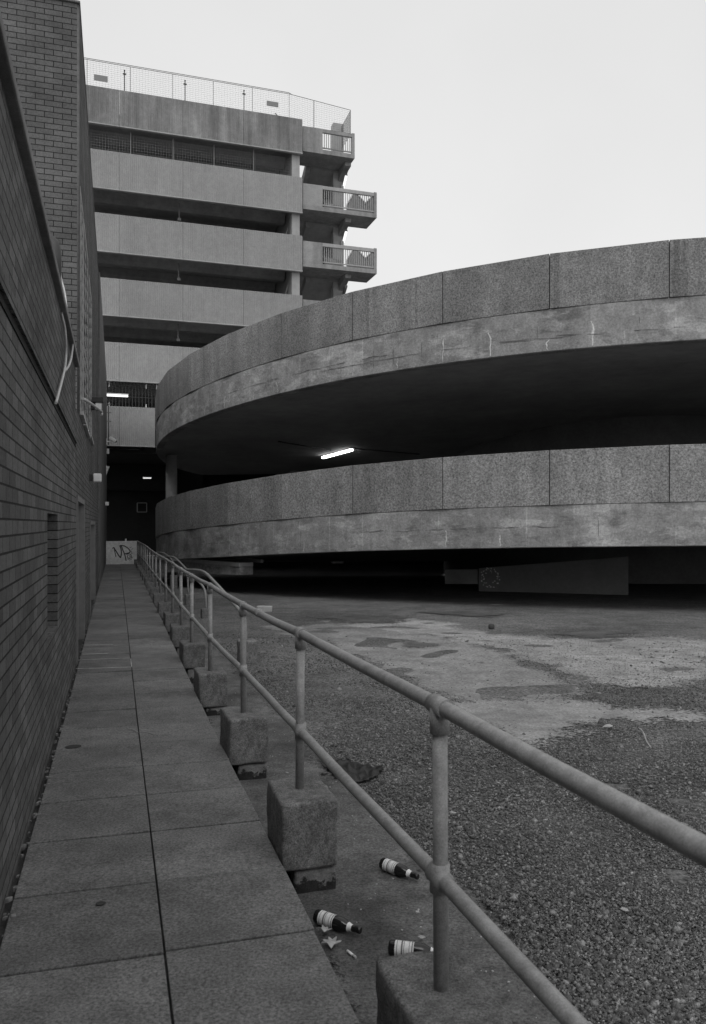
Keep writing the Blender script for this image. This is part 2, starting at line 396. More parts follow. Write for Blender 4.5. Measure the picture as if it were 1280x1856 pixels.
def sheet(name, outline, m, lift, soft=.45, step=.12):
    """irregular thin layer of ground following the yard, crumbling away at its rim"""
    m = M[m] if isinstance(m, str) else m
    m = m.copy(); t = m.node_tree; b_ = t.nodes['Principled BSDF']; o_ = t.nodes['Material Output']
    at_ = t.nodes.new('ShaderNodeAttribute'); at_.attribute_name = 'rim'; co = t.nodes.new('ShaderNodeTexCoord').outputs['Object']
    e = add(t, at_.outputs['Fac'], ramp(t, nz(t, co, 1.7, 4), .25, -soft * .7, .75, soft * .7))
    e = add(t, e, ramp(t, nz(t, co, 20, 4, .75), .25, -soft * .75, .75, soft * .75))
    f_ = ramp(t, e, -.01, 0, .05, 1)
    tr = t.nodes.new('ShaderNodeBsdfTransparent'); mx_ = t.nodes.new('ShaderNodeMixShader')
    t.links.new(f_, mx_.inputs[0]); t.links.new(tr.outputs[0], mx_.inputs[1]); t.links.new(b_.outputs[0], mx_.inputs[2]); t.links.new(mx_.outputs[0], o_.inputs['Surface'])
    xs_ = [p[0] for p in outline]; ys_ = [p[1] for p in outline]; pad = soft * 1.3
    gx = np.arange(min(xs_) - pad, max(xs_) + pad, step); gy = np.arange(min(ys_) - pad, max(ys_) + pad, step)
    X, Y = np.meshgrid(gx, gy, indexing='ij'); sd_ = signed(X.ravel(), Y.ravel(), outline).reshape(X.shape)
    bm = bmesh.new(); lay = bm.verts.layers.float.new('rim'); V = {}
    for i in range(len(gx)):
        for j in range(len(gy)):
            if sd_[i, j] > -pad:
                v = bm.verts.new((gx[i], gy[j], EYE + gz(gx[i], gy[j]) + lift)); v[lay] = float(sd_[i, j]); V[i, j] = v
    for (i, j) in list(V):
        q = [(i, j), (i + 1, j), (i + 1, j + 1), (i, j + 1)]
        if all(k in V for k in q): bm.faces.new([V[k] for k in q]).smooth = True
    return struct(obj(name, bm, m, origin=(0, 0, 0), fixn=False))
def gp(x, y):                                         # pixel on the yard -> ground X, Y
    Y = 8.0
    for _ in range(30): Y = -yard_z(0, Y) * F / (y - PY)
    return ((x - PX) / F * Y, Y)
# ---- footpath of two rows of paving slabs
bm = bmesh.new()
rng = random.Random(3)
s = 3.19 - 10 * .655; CEN = .19; RGT = .818; row = 0
def pslab(bm, s0, s1, L0, L1, tilt):
    c = math.cos(TH); P = []
    for zoff in (-.06, 0):
        for (ss, LL, tl) in ((s0, L0, 0), (s0, L1, 1), (s1, L1, 1), (s1, L0, 0)):
            p = A(ss, LL * c, 0); z = path_z(p.y) + zoff + (tilt if tl else 0)
            P.append(Vector((p.x, p.y, EYE + z)))
    box8(bm, P)
while s < 37:
    L = .655
    g1 = .0065; j = rng.uniform(-.012, .012)
    ext = .1 * max(0, min(1, (s - 22) / 12))
    pslab(bm, s + g1, s + L - g1, -.49 + .035, CEN - .004, rng.uniform(-.006, .006))
    pslab(bm, s + g1 + j, s + L - g1 + j, CEN + .004, RGT + ext + rng.uniform(-.006, .006), rng.uniform(-.003, .003))
    s += L; row += 1
path = obj('footpath', bm, 'slab', origin=(0, 0, 0), bevel=.004); struct(path)
bm = bmesh.new()                                      # bed the slabs lie on
s = -3.2
while s < 37:
    c = math.cos(TH); P = []
    for zz in (-.6, -.035):
        for (ss, LL) in ((s, -.8), (s, RGT - .03), (s + .735, RGT - .03), (s + .735, -.8)):
            p = A(ss, LL * c, 0); P.append(Vector((p.x, p.y, EYE + path_z(p.y) + zz)))
    box8(bm, P); s += .735
struct(obj('path_bed', bm, mat('path_bedding', .05, var=.3, mid=.3, spk=.3, bump=.5), origin=(0, 0, 0)))
# ---- concrete apron and worn patches in the yard
ap = []
for Y in np.linspace(0.5, 34, 90): ap.append((-math.tan(TH) * Y + .80, Y))
ed = []
for Y in np.linspace(34, 0.5, 110):
    wv = noise.noise(Vector((Y * .9, 1, 1))) * .16 + noise.noise(Vector((Y * 3, 4, 1))) * .06
    ed.append((-math.tan(TH) * Y + 1.72 + wv - .004 * Y, Y))
sheet('concrete_apron', ap + ed, 'apron', .010, .12, .1)
def pix_poly(pts, n, amp, fr, seed): return wavy([gp(*p) for p in pts], n, amp, fr, seed)
sheet('concrete_patch', pix_poly([(470, 1135), (620, 1128), (760, 1140), (880, 1172), (985, 1210), (1070, 1252), (1010, 1262), (860, 1268), (800, 1262), (690, 1205), (590, 1168)], 16, .12, 1.5, 2), 'patch', .004)
sheet('concrete_patch', pix_poly([(790, 1275), (900, 1268), (1020, 1268), (1090, 1280), (1300, 1300), (1300, 1318), (1120, 1308), (1040, 1325), (980, 1348), (900, 1348), (840, 1310)], 16, .11, 1.6, 5),
      mat('pale_worn_concrete', .225, var=.25, vs=.8, mid=.3, ms=4, spk=.4, ss=38, bump=.5, bs=55, bd=.008), .008)
sheet('concrete_patch', pix_poly([(560, 1126), (760, 1122), (900, 1146), (1010, 1156), (1300, 1158), (1300, 1232), (1180, 1246), (1062, 1240), (1000, 1216), (880, 1176), (740, 1148)], 16, .3, .8, 11),
      mat('gritty_worn_concrete', .24, var=.3, vs=.6, mid=.35, ms=3, spk=.5, ss=34, bump=.6, bs=50, bd=.01), .006)
sheet('concrete_patch', pix_poly([(772, 1622), (798, 1652), (818, 1690), (812, 1700), (792, 1672)], 6, .02, 5, 8), 'patch', .018, .05, .03)

sheet('damp_shade_patch', pix_poly([(728, 1166), (752, 1163), (785, 1167), (770, 1174), (742, 1173)], 8, .12, 2, 14), mat('damp_concrete', .09, var=.3, mid=.4, ms=5, bump=.3), .012, .3, .08)
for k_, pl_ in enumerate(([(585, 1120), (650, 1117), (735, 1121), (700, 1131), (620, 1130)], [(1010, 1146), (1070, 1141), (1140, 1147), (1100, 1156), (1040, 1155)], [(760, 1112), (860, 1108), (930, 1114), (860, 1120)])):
    sheet('damp_shade_patch', pix_poly(pl_, 6, .2, 1, 20 + k_), mat('damp_shade_ground', .075, var=.3, mid=.4, ms=3, spk=.4, ss=30, bump=.4), .016 + .002 * k_, .6, .12)  # dark stains whose colour also carries the ramp's shade further out
# ---- gravel: one layer of loose stones
def gravel(name, N, seed):
    r = np.random.default_rng(seed)
    Y = 2.6 / (1 - r.random(N) * .83); Y = Y[Y < 18]
    L = 1.62 + r.random(len(Y)) * (0.52 * Y + 1.5 + math.tan(TH) * Y)
    X = L - math.tan(TH) * Y
    dens = np.array([noise.noise(Vector((a * .8, b_ * .8, 5))) + .6 * noise.noise(Vector((a * 2.7, b_ * 2.7, 2))) for a, b_ in zip(X, Y)])
    edge = np.array([1.70 + noise.noise(Vector((b_ * .9, 1, 1))) * .16 for b_ in Y])
    ok = (dens > -.85) & ((L > edge + .02) | (r.random(len(Y)) < .05)) & (r.random(len(Y)) > (Y - 10) / 9)
    for poly in (pix_poly([(470, 1135), (620, 1128), (760, 1140), (880, 1172), (985, 1210), (1070, 1252), (1010, 1262), (860, 1268), (800, 1262), (690, 1205), (590, 1168)], 16, .12, 1.5, 2),
                 pix_poly([(790, 1275), (900, 1268), (1020, 1268), (1090, 1280), (1300, 1300), (1300, 1318), (1120, 1308), (1040, 1325), (980, 1348), (900, 1348), (840, 1310)], 16, .11, 1.6, 5)):
        ins = in_poly(X + r.normal(0, .13, len(X)), Y + r.normal(0, .16, len(X)), poly); ok &= ~ins | (r.random(len(Y)) < .07)
    X, Y = X[ok], Y[ok]; n = len(X)
    Z = np.array([gz(a, b_) for a, b_ in zip(X, Y)]) + EYE
    base = np.array([[1, 0, 0], [-1, 0, 0], [0, 1, 0], [0, -1, 0], [0, 0, 1], [0, 0, -1]], float)
    sz = (.004 + .005 * r.random(n) ** 2 + .009 * (r.random(n) > .98) + .016 * (r.random(n) > .9975))[:, None, None] * (1 + .05 * Y)[:, None, None]
    V = base[None] * (.65 + .7 * r.random((n, 6, 1))) + r.normal(0, .18, (n, 6, 3))
    an = r.random(n) * 6.283; ca, sa = np.cos(an), np.sin(an)
    tl = r.normal(0, .6, n); ct, st = np.cos(tl), np.sin(tl)
    x, y, z = V[..., 0], V[..., 1], V[..., 2] * .75
    y, z = y * ct[:, None] - z * st[:, None], y * st[:, None] + z * ct[:, None]
    V = np.stack([x * ca[:, None] - y * sa[:, None], x * sa[:, None] + y * ca[:, None], z], -1) * sz
    V += np.stack([X, Y, Z + .004], -1)[:, None]
    Fc = np.array([[0, 2, 4], [2, 1, 4], [1, 3, 4], [3, 0, 4], [2, 0, 5], [1, 2, 5], [3, 1, 5], [0, 3, 5]])
    Fa = (np.arange(n)[:, None, None] * 6 + Fc[None]).reshape(-1, 3)
    me = bpy.data.meshes.new(name)
    me.vertices.add(n * 6); me.vertices.foreach_set('co', V.reshape(-1))
    me.loops.add(len(Fa) * 3); me.loops.foreach_set('vertex_index', Fa.reshape(-1).astype(np.int32))
    me.polygons.add(len(Fa)); me.polygons.foreach_set('loop_start', np.arange(0, len(Fa) * 3, 3, dtype=np.int32))
    me.update(calc_edges=True); me.validate()
    me.materials.append(M['gravel'])
    o = bpy.data.objects.new(name, me); C.objects.link(o)
    return tag(o, 'loose dark gravel strewn over the yard beside the railing', 'gravel', kind='stuff')
gravel('gravel', 230000, 4)

# ================================================================== LEFT BUILDINGS
T0 = -WALL_L * math.cos(TH)
S_LOW = S(9.73, T0); S_CORNER = S(10.77, T0); S_END = S(39.3, T0); S_NEAR = -4.0
low = thing('brick_outbuilding', 'low dark brick outbuilding along the left side of the footpath', 'building', A(2, T0 - 2, -1.9))
def wall_with_openings(bm, s0, s1, z0, z1, t_face, th_, opens):
    """wall along the alley with rectangular openings (sa, sb, za, zb)"""
    ss = sorted({s0, s1, *[o[0] for o in opens], *[o[1] for o in opens]})
    for a, b_ in zip(ss, ss[1:]):
        cuts = sorted([(o[2], o[3]) for o in opens if o[0] <= a + 1e-6 and o[1] >= b_ - 1e-6])
        z = z0
        for (p, q) in cuts:
            if p > z + 1e-6: abox(bm, a, b_, t_face - th_, t_face, z, p)
            z = q
        if z < z1 - 1e-6: abox(bm, a, b_, t_face - th_, t_face, z, z1)
    bmesh.ops.remove_doubles(bm, verts=bm.verts, dist=1e-4)
def SX(x): return S(WALL_L * F / (210 - x), T0)
# openings in the low wall: window near the frame edge
w0 = (SX(86), SX(104.7), -.86, .08)
bm = bmesh.new()
wall_with_openings(bm, S_NEAR, S_LOW, -2.2, 1.90, T0, .3, [w0])
obj('wall', bm, 'brick', low, uv=True)
bm = bmesh.new(); abox(bm, S_NEAR, S_LOW, T0 - 6, T0 - .305, -2.2, 1.88)
obj('side_block', bm, 'brick', low, uv=True)
bm = bmesh.new(); abox(bm, S_NEAR, S_LOW - .01, T0 - .35, T0 + .05, 1.903, 1.965)
obj('coping', bm, mat('coping_stone', .2, var=.2, mid=.2, spk=.2), low, bevel=.01)
zb = .98
bm = bmesh.new(); abox(bm, S_NEAR, S_LOW - .02, T0 - .05, T0 + .022, zb, zb + .07)
obj('string_course', bm, 'brick', low, uv=True)
bm = bmesh.new(); abox(bm, S_NEAR, S_LOW - .02, T0 - .05, T0 + .006, zb - .045, zb - .002)
obj('black_band', bm, mat('black_band_surface', .015, bump=0), low)  # thin near-black strip along the bottom of the string course
wf = obj('window', (lambda b_: (abox(b_, w0[0], w0[1], T0 - .16, T0 - .09, w0[2], w0[3]), b_)[1])(bmesh.new()), 'frame', low)
bm = bmesh.new()
hh = (w0[2] + w0[3]) / 2
for za, zc in ((w0[2] + .05, hh - .03), (hh + .03, w0[3] - .05)):
    abox(bm, w0[0] + .05, w0[1] - .05, T0 - .092, T0 - .086, za, zc)
obj('pane', bm, 'pane', wf)

tall = thing('brick_building', 'tall two storey dark brick building with louvred windows on the left', 'building', A(20, T0 - 4, -1.9))
TOPZ = 7.0
WZ0, WZ1 = 1.55, 4.65
wins = [(SX(145.4), SX(150.6), WZ0, WZ1), (SX(151.6), SX(159.4), WZ0, WZ1), (SX(161.3), SX(166.3), WZ0 + .1, WZ1 - .1)]
RB = .03
door1 = (SX(138.4) , SX(151.6), -1.78, .36)
door2 = (SX(163.2), SX(171.6), -1.78, .06)
wins[0] = (max(wins[0][0], S_CORNER + RB + .02), *wins[0][1:])
bm = bmesh.new()
wall_with_openings(bm, S_LOW + .003, S_END, -2.2, 1.42, T0, .35, [door1, door2]); wall_with_openings(bm, S_CORNER + RB, S_END, 1.4201, TOPZ, T0, .35, wins)
obj('wall', bm, 'brick', tall, uv=True)
bm = bmesh.new()                                      # face that closes the building towards the camera
abox(bm, S_CORNER, S_CORNER + .3, T0 - 9, T0 - RB, 1.42, TOPZ)
obj('front_wall', bm, 'brick_front', tall, uv=True)
bm = bmesh.new()
prof = [(S_CORNER + RB - RB * math.sin(a), T0 - RB + RB * math.cos(a)) for a in np.linspace(0, math.pi / 2, 9)] + [(S_CORNER + RB, T0 - RB)]
lo = [bm.verts.new(A(a, b_, 1.4202)) for a, b_ in prof]; hi = [bm.verts.new(A(a, b_, TOPZ)) for a, b_ in prof]
for i in range(len(prof)):
    j = (i + 1) % len(prof); f = bm.faces.new((lo[i], lo[j], hi[j], hi[i])); f.smooth = i < 8
bm.faces.new(lo); bm.faces.new(list(reversed(hi)))
obj('corner_pier', bm, 'bullnose', tall)
bm = bmesh.new(); abox(bm, S_CORNER + .31, S_END, T0 - 9, T0 - .40, -2.2, TOPZ - .05); obj('core_block', bm, 'dark', tall)
bm = bmesh.new(); abox(bm, S_CORNER - .03, S_END + .05, T0 - 9, T0 + .012, TOPZ + .002, TOPZ + .035); obj('coping', bm, 'frame', tall, bevel=.01)
# a shallow pilaster at the far end
bm = bmesh.new(); abox(bm, SX(178), S_END - .02, T0 - .02, T0 + .05, -2.2, TOPZ - .01); obj('pilaster', bm, 'bullnose', tall, bevel=.01)
for (a, b_, z0, z1) in wins:
    bm = bmesh.new()
    fw = .07
    abox(bm, a, a + fw, T0 - .1, T0 + .005, z0, z1); abox(bm, b_ - fw, b_, T0 - .1, T0 + .005, z0, z1)
    abox(bm, a + fw, b_ - fw, T0 - .1, T0 + .004, z1 - fw, z1); abox(bm, a - .05, b_ + .05, T0 - .1, T0 + .045, z0 - .05, z0 - .002)
    mid = (a + b_) / 2
    abox(bm, mid - .025, mid + .025, T0 - .1, T0 + .003, z0, z1 - fw)
    fr = obj('window', bm, mat('window_frame_paint', .42, rough=.6, var=.15, mid=.2, ms=12, bump=0), tall)
    bm = bmesh.new(); abox(bm, a + fw, b_ - fw, T0 - .016, T0 - .008, z0, z1 - fw); obj('pane', bm, 'pane', fr)
    bm = bmesh.new(); z = z0 + .12
    while z < z1 - .16:
        for p, q in ((a + fw, mid - .025), (mid + .025, b_ - fw)): abox(bm, p, q, T0 - .007, T0 - .001, z, z + .06)
        z += .2
    obj('louvre', bm, mat('louvre_paint', .2, rough=.6, var=.15, mid=.2, bump=0), fr)
def door(parent, dd, leafmat):
    a, b_, z0, z1 = dd
    bm = bmesh.new()
    abox(bm, a, a + .07, T0 - .2, T0 + .02, z0, z1); abox(bm, b_ - .07, b_, T0 - .2, T0 + .02, z0, z1); abox(bm, a + .07, b_ - .07, T0 - .2, T0 + .018, z1 - .07, z1)
    fr = obj('door', bm, 'frame', parent)
    bm = bmesh.new(); abox(bm, a + .07, b_ - .07, T0 - .2, T0 - .14, z0, z1 - .07); obj('door_leaf', bm, leafmat, fr)
    bm = bmesh.new(); abox(bm, b_ - .2, b_ - .16, T0 - .14, T0 - .08, z0 + 1.0, z0 + 1.13); obj('handle', bm, 'steel', fr)
door(tall, door1, 'timber'); door(tall, door2, 'timber')

# ---- fittings on the left wall
QV = Vector((QX, QY, 0)); DV = Vector((DX, DY, 0)); ZV = Vector((0, 0, 1))
def floodlight(x, y, size, label, arm=None, dark=True):
    p = WP(x, y); Yd = p.y; k = Yd / F
    t_ = thing('floodlight', label, 'floodlight', p, 'floodlights on the left wall')
    w_ = size[0] * k; h_ = size[1] * k
    bm = bmesh.new(); obox(bm, p + QV * .03 + ZV * 0, DV, QV, ZV, .18, .06, .12); bar(bm, p + QV * .03, p + QV * (.06 + w_ * .3), .05); obj('bracket', bm, 'darksteel', t_)
    c = p + QV * (.06 + w_ * .55) - DV * .05
    bm = bmesh.new(); obox(bm, c, QV, DV, ZV, w_ * .95, .16, h_ * .95); bmesh.ops.bevel(bm, geom=list(bm.edges), offset=.012, segments=2, affect='EDGES')
    obj('housing', bm, 'whiteplastic' if not dark else 'steel', t_)
    bm = bmesh.new(); obox(bm, c - DV * .087 - ZV * h_ * .05, QV, DV, ZV, w_ * .78, .012, h_ * .7); obj('lens', bm, 'whiteplastic', t_)
    if dark:
        bm = bmesh.new(); obox(bm, c + ZV * h_ * .75 - QV * w_ * .15, QV, DV, ZV, w_ * 1.5, .2, h_ * .55); obj('visor', bm, 'darksteel', t_)
    return t_
floodlight(166, 737, (13, 15), 'white faced floodlight under a dark visor, below the louvred windows')
floodlight(162, 866, (15, 16), 'pale box floodlight with no visor above the first door', dark=False)
floodlight(187.5, 913, (6.5, 7), 'small pale floodlight low at the far end of the left building', dark=False)
# conduit arm
bm = bmesh.new(); tube(bm, smooth_path([WP(146, 722, .03), WP(155, 732, .1), WP(163, 741, .16), WP(165, 745, .2), WP(165, 752, .2)], 5), .022, 10)
tag(obj('conduit', bm, 'cable'), 'white conduit arm slanting across the louvred window to the floodlight', 'conduit')
# cctv camera
p = WP(191, 800); k = p.y / F
cc = thing('security_camera', 'white security camera on a wall arm at the far corner of the left building', 'camera', p)
bm = bmesh.new(); obox(bm, p + QV * .04, DV, QV, ZV, .22, .06, .3); bar(bm, p + QV * .05, p + QV * 9 * k, .05); obj('bracket', bm, 'whiteplastic', cc)
ax = (QV * .8 - ZV * .55 - DV * .1).normalized(); ay = DV; az = ax.cross(ay).normalized()
bm = bmesh.new(); obox(bm, p + QV * 13 * k + ZV * 4.0 * k, ax, ay, az, 14 * k, .16, .15); bmesh.ops.bevel(bm, geom=list(bm.edges), offset=.02, segments=2, affect='EDGES'); obj('housing', bm, 'whiteplastic', cc)
bm = bmesh.new(); obox(bm, p + QV * 13 * k + ZV * 4.0 * k + ax * 7.2 * k, ax, ay, az, .04, .12, .11); obj('lens', bm, 'darksteel', cc)
# junction box, wedge light, rungs and pipe
p = WP(191.5, 818); k = p.y / F
bm = bmesh.new(); obox(bm, p + QV * 3.3 * k, QV, DV, ZV, 6 * k, .15, 9.5 * k); bmesh.ops.bevel(bm, geom=list(bm.edges), offset=.015, segments=2, affect='EDGES')
tag(obj('junction_box', bm, 'whiteplastic'), 'small pale junction box on the far corner, just under the security camera', 'junction box')
p = WP(190.5, 853)
bm = bmesh.new()
q = [p + ZV * 8 * k, p + QV * 7.5 * k + ZV * 7 * k, p + QV * 1.5 * k - ZV * 9 * k, p - ZV * 9 * k]
lo = [bm.verts.new(v - DV * .12) for v in q]; hi = [bm.verts.new(v + DV * .12) for v in q]
bm.faces.new(lo); bm.faces.new(hi)
for i in range(4): bm.faces.new((lo[i], lo[(i + 1) % 4], hi[(i + 1) % 4], hi[i]))
tag(obj('wall_light', bm, 'whiteplastic', bevel=.01), 'pale wedge shaped wall light at the far corner of the left building', 'wall light')
pp = thing('drainpipe', 'thin vertical pipe held off the far corner by three short brackets', 'pipe', A(S_END, T0 + .2, 0))
pz = lambda y: (PY - y) / F * 39.0
bm = bmesh.new(); tube(bm, [A(S_END - .2, T0 + .13, pz(733)), A(S_END - .2, T0 + .13, pz(806))], .022, 8); obj('pipe', bm, 'darksteel', pp)
for y in (731.5, 747, 763):
    bm = bmesh.new(); bar(bm, A(S_END - .2, T0 + .04, pz(y)), A(S_END - .2, T0 + .26, pz(y)), .045); obj('bracket', bm, 'frame', pp)
# vent pipe and hanging cables by the corner
bm = bmesh.new(); tube(bm, smooth_path([at(86, 430, 9.6), at(98, 441, 9.45), at(102.5, 465, 9.4), at(102, 500, 9.4), at(97, 535, 9.4), at(90, 560, 9.45)], 6), [.055] * 31, 12)
tag(obj('vent_pipe', bm, 'darksteel'), 'dark bent pipe on the brick face at the left edge of the photo', 'pipe')
cabs = [([at(100, 452, 9.6), at(106, 492, 9.5), at(109.5, 520, 9.2), at(110, 556, 7.3), WP(112, 600, .03), WP(113.5, 640, .03), WP(111.5, 665, .03), WP(104, 695, .03), WP(94, 730, .03)], 'thick white cable looping down the brick wall at the left edge'),
        ([at(104, 470, 9.6), at(110, 500, 9.5), at(117, 528, 9.3), at(120, 550, 9.0), at(122.5, 578, 8.45), WP(126, 612, .03), WP(125, 640, .03), WP(120, 660, .03), WP(112, 672, .03)], 'thinner white cable curving from the bent pipe to the loop of thick cable')]
for pts, lb in cabs:
    bm = bmesh.new(); tube(bm, smooth_path(pts, 6), .011 if 'thick ' in lb else .006, 8)
    tag(obj('cable', bm, 'cable'), lb, 'cable', 'cables hanging on the left wall')
bm = bmesh.new(); tube(bm, smooth_path([at(101, 505, 9.4), at(103, 540, 9.0), at(101, 565, 8.6), at(98, 600, 8.2)], 5), .014, 8)
tag(obj('cable', bm, 'frame'), 'grey cable hanging left of the white cables by the bent pipe', 'cable', 'cables hanging on the left wall')

# ================================================================== CAR PARK
cp = thing('car_park', 'multi storey concrete car park with ribbed parapet bands, behind the ramp', 'car park', FA(4, 6, -1.9))
TOPS = [20.47 * K, 17.53 * K, 14.58 * K, 11.56 * K, 8.56 * K, 5.55 * K]
BOTS = [18.70 * K, 15.70 * K, 12.75 * K, 9.77 * K, 6.72 * K, 3.67 * K]
UR = FX(548.5)
PW = 2.95 * K
joints = [UR - k * PW for k in range(0, 7)][::-1]
joints = [FX(442) - (j_) * PW for j_ in range(4, -1, -1)] + [UR]
def ribbed(bm, u0, u1, z0, z1, th_=.14, pitch=.098, dep=.015):
    n = max(1, int(round((u1 - u0) / pitch))); pt = (u1 - u0) / n; pr = []
    for i in range(n):
        a = u0 + i * pt
        pr += [(a, 0), (a + pt * .55, 0), (a + pt * .66, dep), (a + pt * .89, dep)]
    pr += [(u1, 0)]
    lo = [bm.verts.new(FA(u, v, z0)) for u, v in pr]; hi = [bm.verts.new(FA(u, v, z1)) for u, v in pr]
    lb = [bm.verts.new(FA(u, th_, z0)) for u, v in pr]; hb = [bm.verts.new(FA(u, th_, z1)) for u, v in pr]
    for i in range(len(pr) - 1):
        bm.faces.new((lo[i], lo[i + 1], hi[i + 1], hi[i])); bm.faces.new((lb[i + 1], lb[i], hb[i], hb[i + 1]))
        bm.faces.new((lo[i + 1], lo[i], lb[i], lb[i + 1])); bm.faces.new((hi[i], hi[i + 1], hb[i + 1], hb[i]))
    for e in (0, -1): bm.faces.new((lo[e], hi[e], hb[e], lb[e]))
rr = random.Random(5)
for lv in range(6):
    jl = joints if lv < 5 else [j_ for j_ in joints if j_ < FX(281) - .3] + [FX(281.5)]
    for a, b_ in zip(jl, jl[1:]):
        bm = bmesh.new(); gp_ = .006
        e = .03 if (lv == 3 and b_ == jl[-1]) else 0
        ribbed(bm, a + gp_, b_ - gp_, BOTS[lv] + .06, TOPS[lv])
        pn = obj('parapet_panel', bm, 'facade_top' if lv == 0 else 'facade', cp)
        bm = bmesh.new(); fbox(bm, a + gp_, b_ - gp_, -.07, .12, BOTS[lv], BOTS[lv] + .055); obj('drip_edge', bm, 'colc', pn)  # drip edge paler than its panel, the lit line put into the colour
U_L = joints[0]
for lv in range(6):
    z = TOPS[lv] - 1.1 * K
    bm = bmesh.new(); ur = UR - .1 if lv < 5 else FX(281.5) - .1
    fbox(bm, U_L, ur, .17, 16, z - .28, z); obj('floor_slab', bm, 'deckc', cp)
    # deep downstand beams parallel to the front, rounded by their haunches
    bm = bmesh.new()
    for v0 in (1.6, 4.2, 7.0):
        pr = [(v0, -.28), (v0 + .1, -.62), (v0 + .28, -.78), (v0 + .62, -.78), (v0 + .8, -.62), (v0 + .9, -.28)]
        ends = []
        for u in (U_L, ur - .5):
            ends.append([bm.verts.new(FA(u, v, z + dz)) for v, dz in pr])
        for i in range(len(pr) - 1): bm.faces.new((ends[0][i], ends[0][i + 1], ends[1][i + 1], ends[1][i]))
        bm.faces.new(ends[0]); bm.faces.new(ends[1])
    obj('beam', bm, 'deckc', cp)
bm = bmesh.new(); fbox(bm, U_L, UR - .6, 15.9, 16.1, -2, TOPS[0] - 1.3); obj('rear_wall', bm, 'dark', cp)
for u0, u1 in ((FX(529, .25), FX(543, .25)),):
    bm = bmesh.new(); fbox(bm, u0, u1, .2, .75, -2, TOPS[0] - 1.3); obj('column', bm, 'colc', cp)
bm = bmesh.new(); fbox(bm, UR - .52, UR - .32, .76, 15.9, -2, TOPS[0] - 1.3); obj('side_wall', bm, 'soffit', cp)
for lv in (1, 2):                                     # inclined strut by the end column
    zt = BOTS[lv] - .1; bm = bmesh.new()
    bar(bm, FA(FX(525, 1.2), 1.2, zt - .1), FA(FX(515, 1.4), 1.4, zt - 1.1), .07); obj('strut', bm, 'colc', cp)
# little services under the slabs
for lv in (1, 2, 3):
    u = FX(326 - lv, .9); z = BOTS[lv]
    bm = bmesh.new(); bar(bm, FA(u, .9, z + .1), FA(u, .9, z - .75), .05); fbox(bm, u - .09, u + .09, .8, 1.0, z - .86, z - .72); obj('pipe', bm, 'frame', cp)
# mesh screen in the top opening and bar grille in the first floor opening
bm = bmesh.new(); z0, z1 = TOPS[1] + .0, BOTS[0] - .12
u = -1.5
while u < FX(531, .3): bar(bm, FA(u, .3, z0 - .1), FA(u, .3, z1), .011); u += .14
z = z0 + .06
while z < z1: bar(bm, FA(-1.5, .3, z), FA(FX(531, .3), .3, z), .011); z += .14
obj('mesh_screen', bm, 'steel', cp)
for x in (161, 237, 314, 388, 460, 531):
    u = FX(x, .3); bm = bmesh.new(); bar(bm, FA(u, .27, z0 - .1), FA(u, .27, z1 + (.1)), .04); obj('screen_post', bm, 'steel', cp)
bm = bmesh.new(); z0, z1 = TOPS[5] - .1, BOTS[4] + .05; u = FX(186, .25)
while u < FX(300, .25): bar(bm, FA(u, .25, z0), FA(u, .25, z1), .035); u += .165
for z in (z0 + .65, z1 - .2): bar(bm, FA(FX(186, .25), .25, z), FA(FX(300, .25), .25, z), .03)
obj('bar_grille', bm, 'darksteel', cp)
for x in (198, 265, 284):
    bm = bmesh.new(); u = FX(x, .22); bar(bm, FA(u, .2, z1 - .32), FA(u, .2, z1 - .02), .04); bar(bm, FA(u, .2, z0), FA(u, .2, z0 + .3), .04); obj('grille_clip', bm, 'whiteplastic', cp)
# undercroft below the lowest band
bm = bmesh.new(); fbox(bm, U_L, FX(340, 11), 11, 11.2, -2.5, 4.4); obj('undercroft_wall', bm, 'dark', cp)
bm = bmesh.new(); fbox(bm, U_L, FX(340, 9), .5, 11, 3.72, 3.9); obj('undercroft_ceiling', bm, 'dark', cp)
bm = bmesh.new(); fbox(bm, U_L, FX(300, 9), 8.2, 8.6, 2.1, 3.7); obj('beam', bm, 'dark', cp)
bm = bmesh.new(); vv = 10.9; fu0, fu1 = FX(249, vv), FX(266, vv); yv = FA(fu0, vv, 0).y
fz0, fz1 = (PY - 928) / F * yv, (PY - 911.5) / F * yv
for a, b_, c_, d_ in ((fu0, fu1, fz0, fz0), (fu0, fu1, fz1, fz1), (fu0, fu0, fz0, fz1), (fu1, fu1, fz0, fz1)): bar(bm, FA(a, vv, c_), FA(b_, vv, d_), .05)
obj('hatch_frame', bm, 'colc', cp)
def strip(name, u0, u1, v, y, label, m='tube_far', th_=.09):
    Yv = FA((u0 + u1) / 2, v, 0).y; z = (PY - y) / F * Yv
    t_ = thing('strip_light', label, 'strip light', FA((u0 + u1) / 2, v, z))
    bm = bmesh.new(); fbox(bm, u0, u1, v, v + .12, z + .05, z + .11); obj('housing', bm, 'whiteplastic', t_)
    bm = bmesh.new(); fbox(bm, u0 + .02, u1 - .02, v + .01, v + .11, z - th_ / 2, z + .048); obj('tube', bm, m, t_)
strip('strip_light', FX(176, .06), FX(233, .06), .06, 716.5, 'lit fluorescent strip light behind the bar grille of the car park', 'tube_dim')
strip('strip_light', FX(259, 5), FX(275, 5), 5, 867, 'short dim strip light far back in the dark undercroft', 'tube_far', .02)

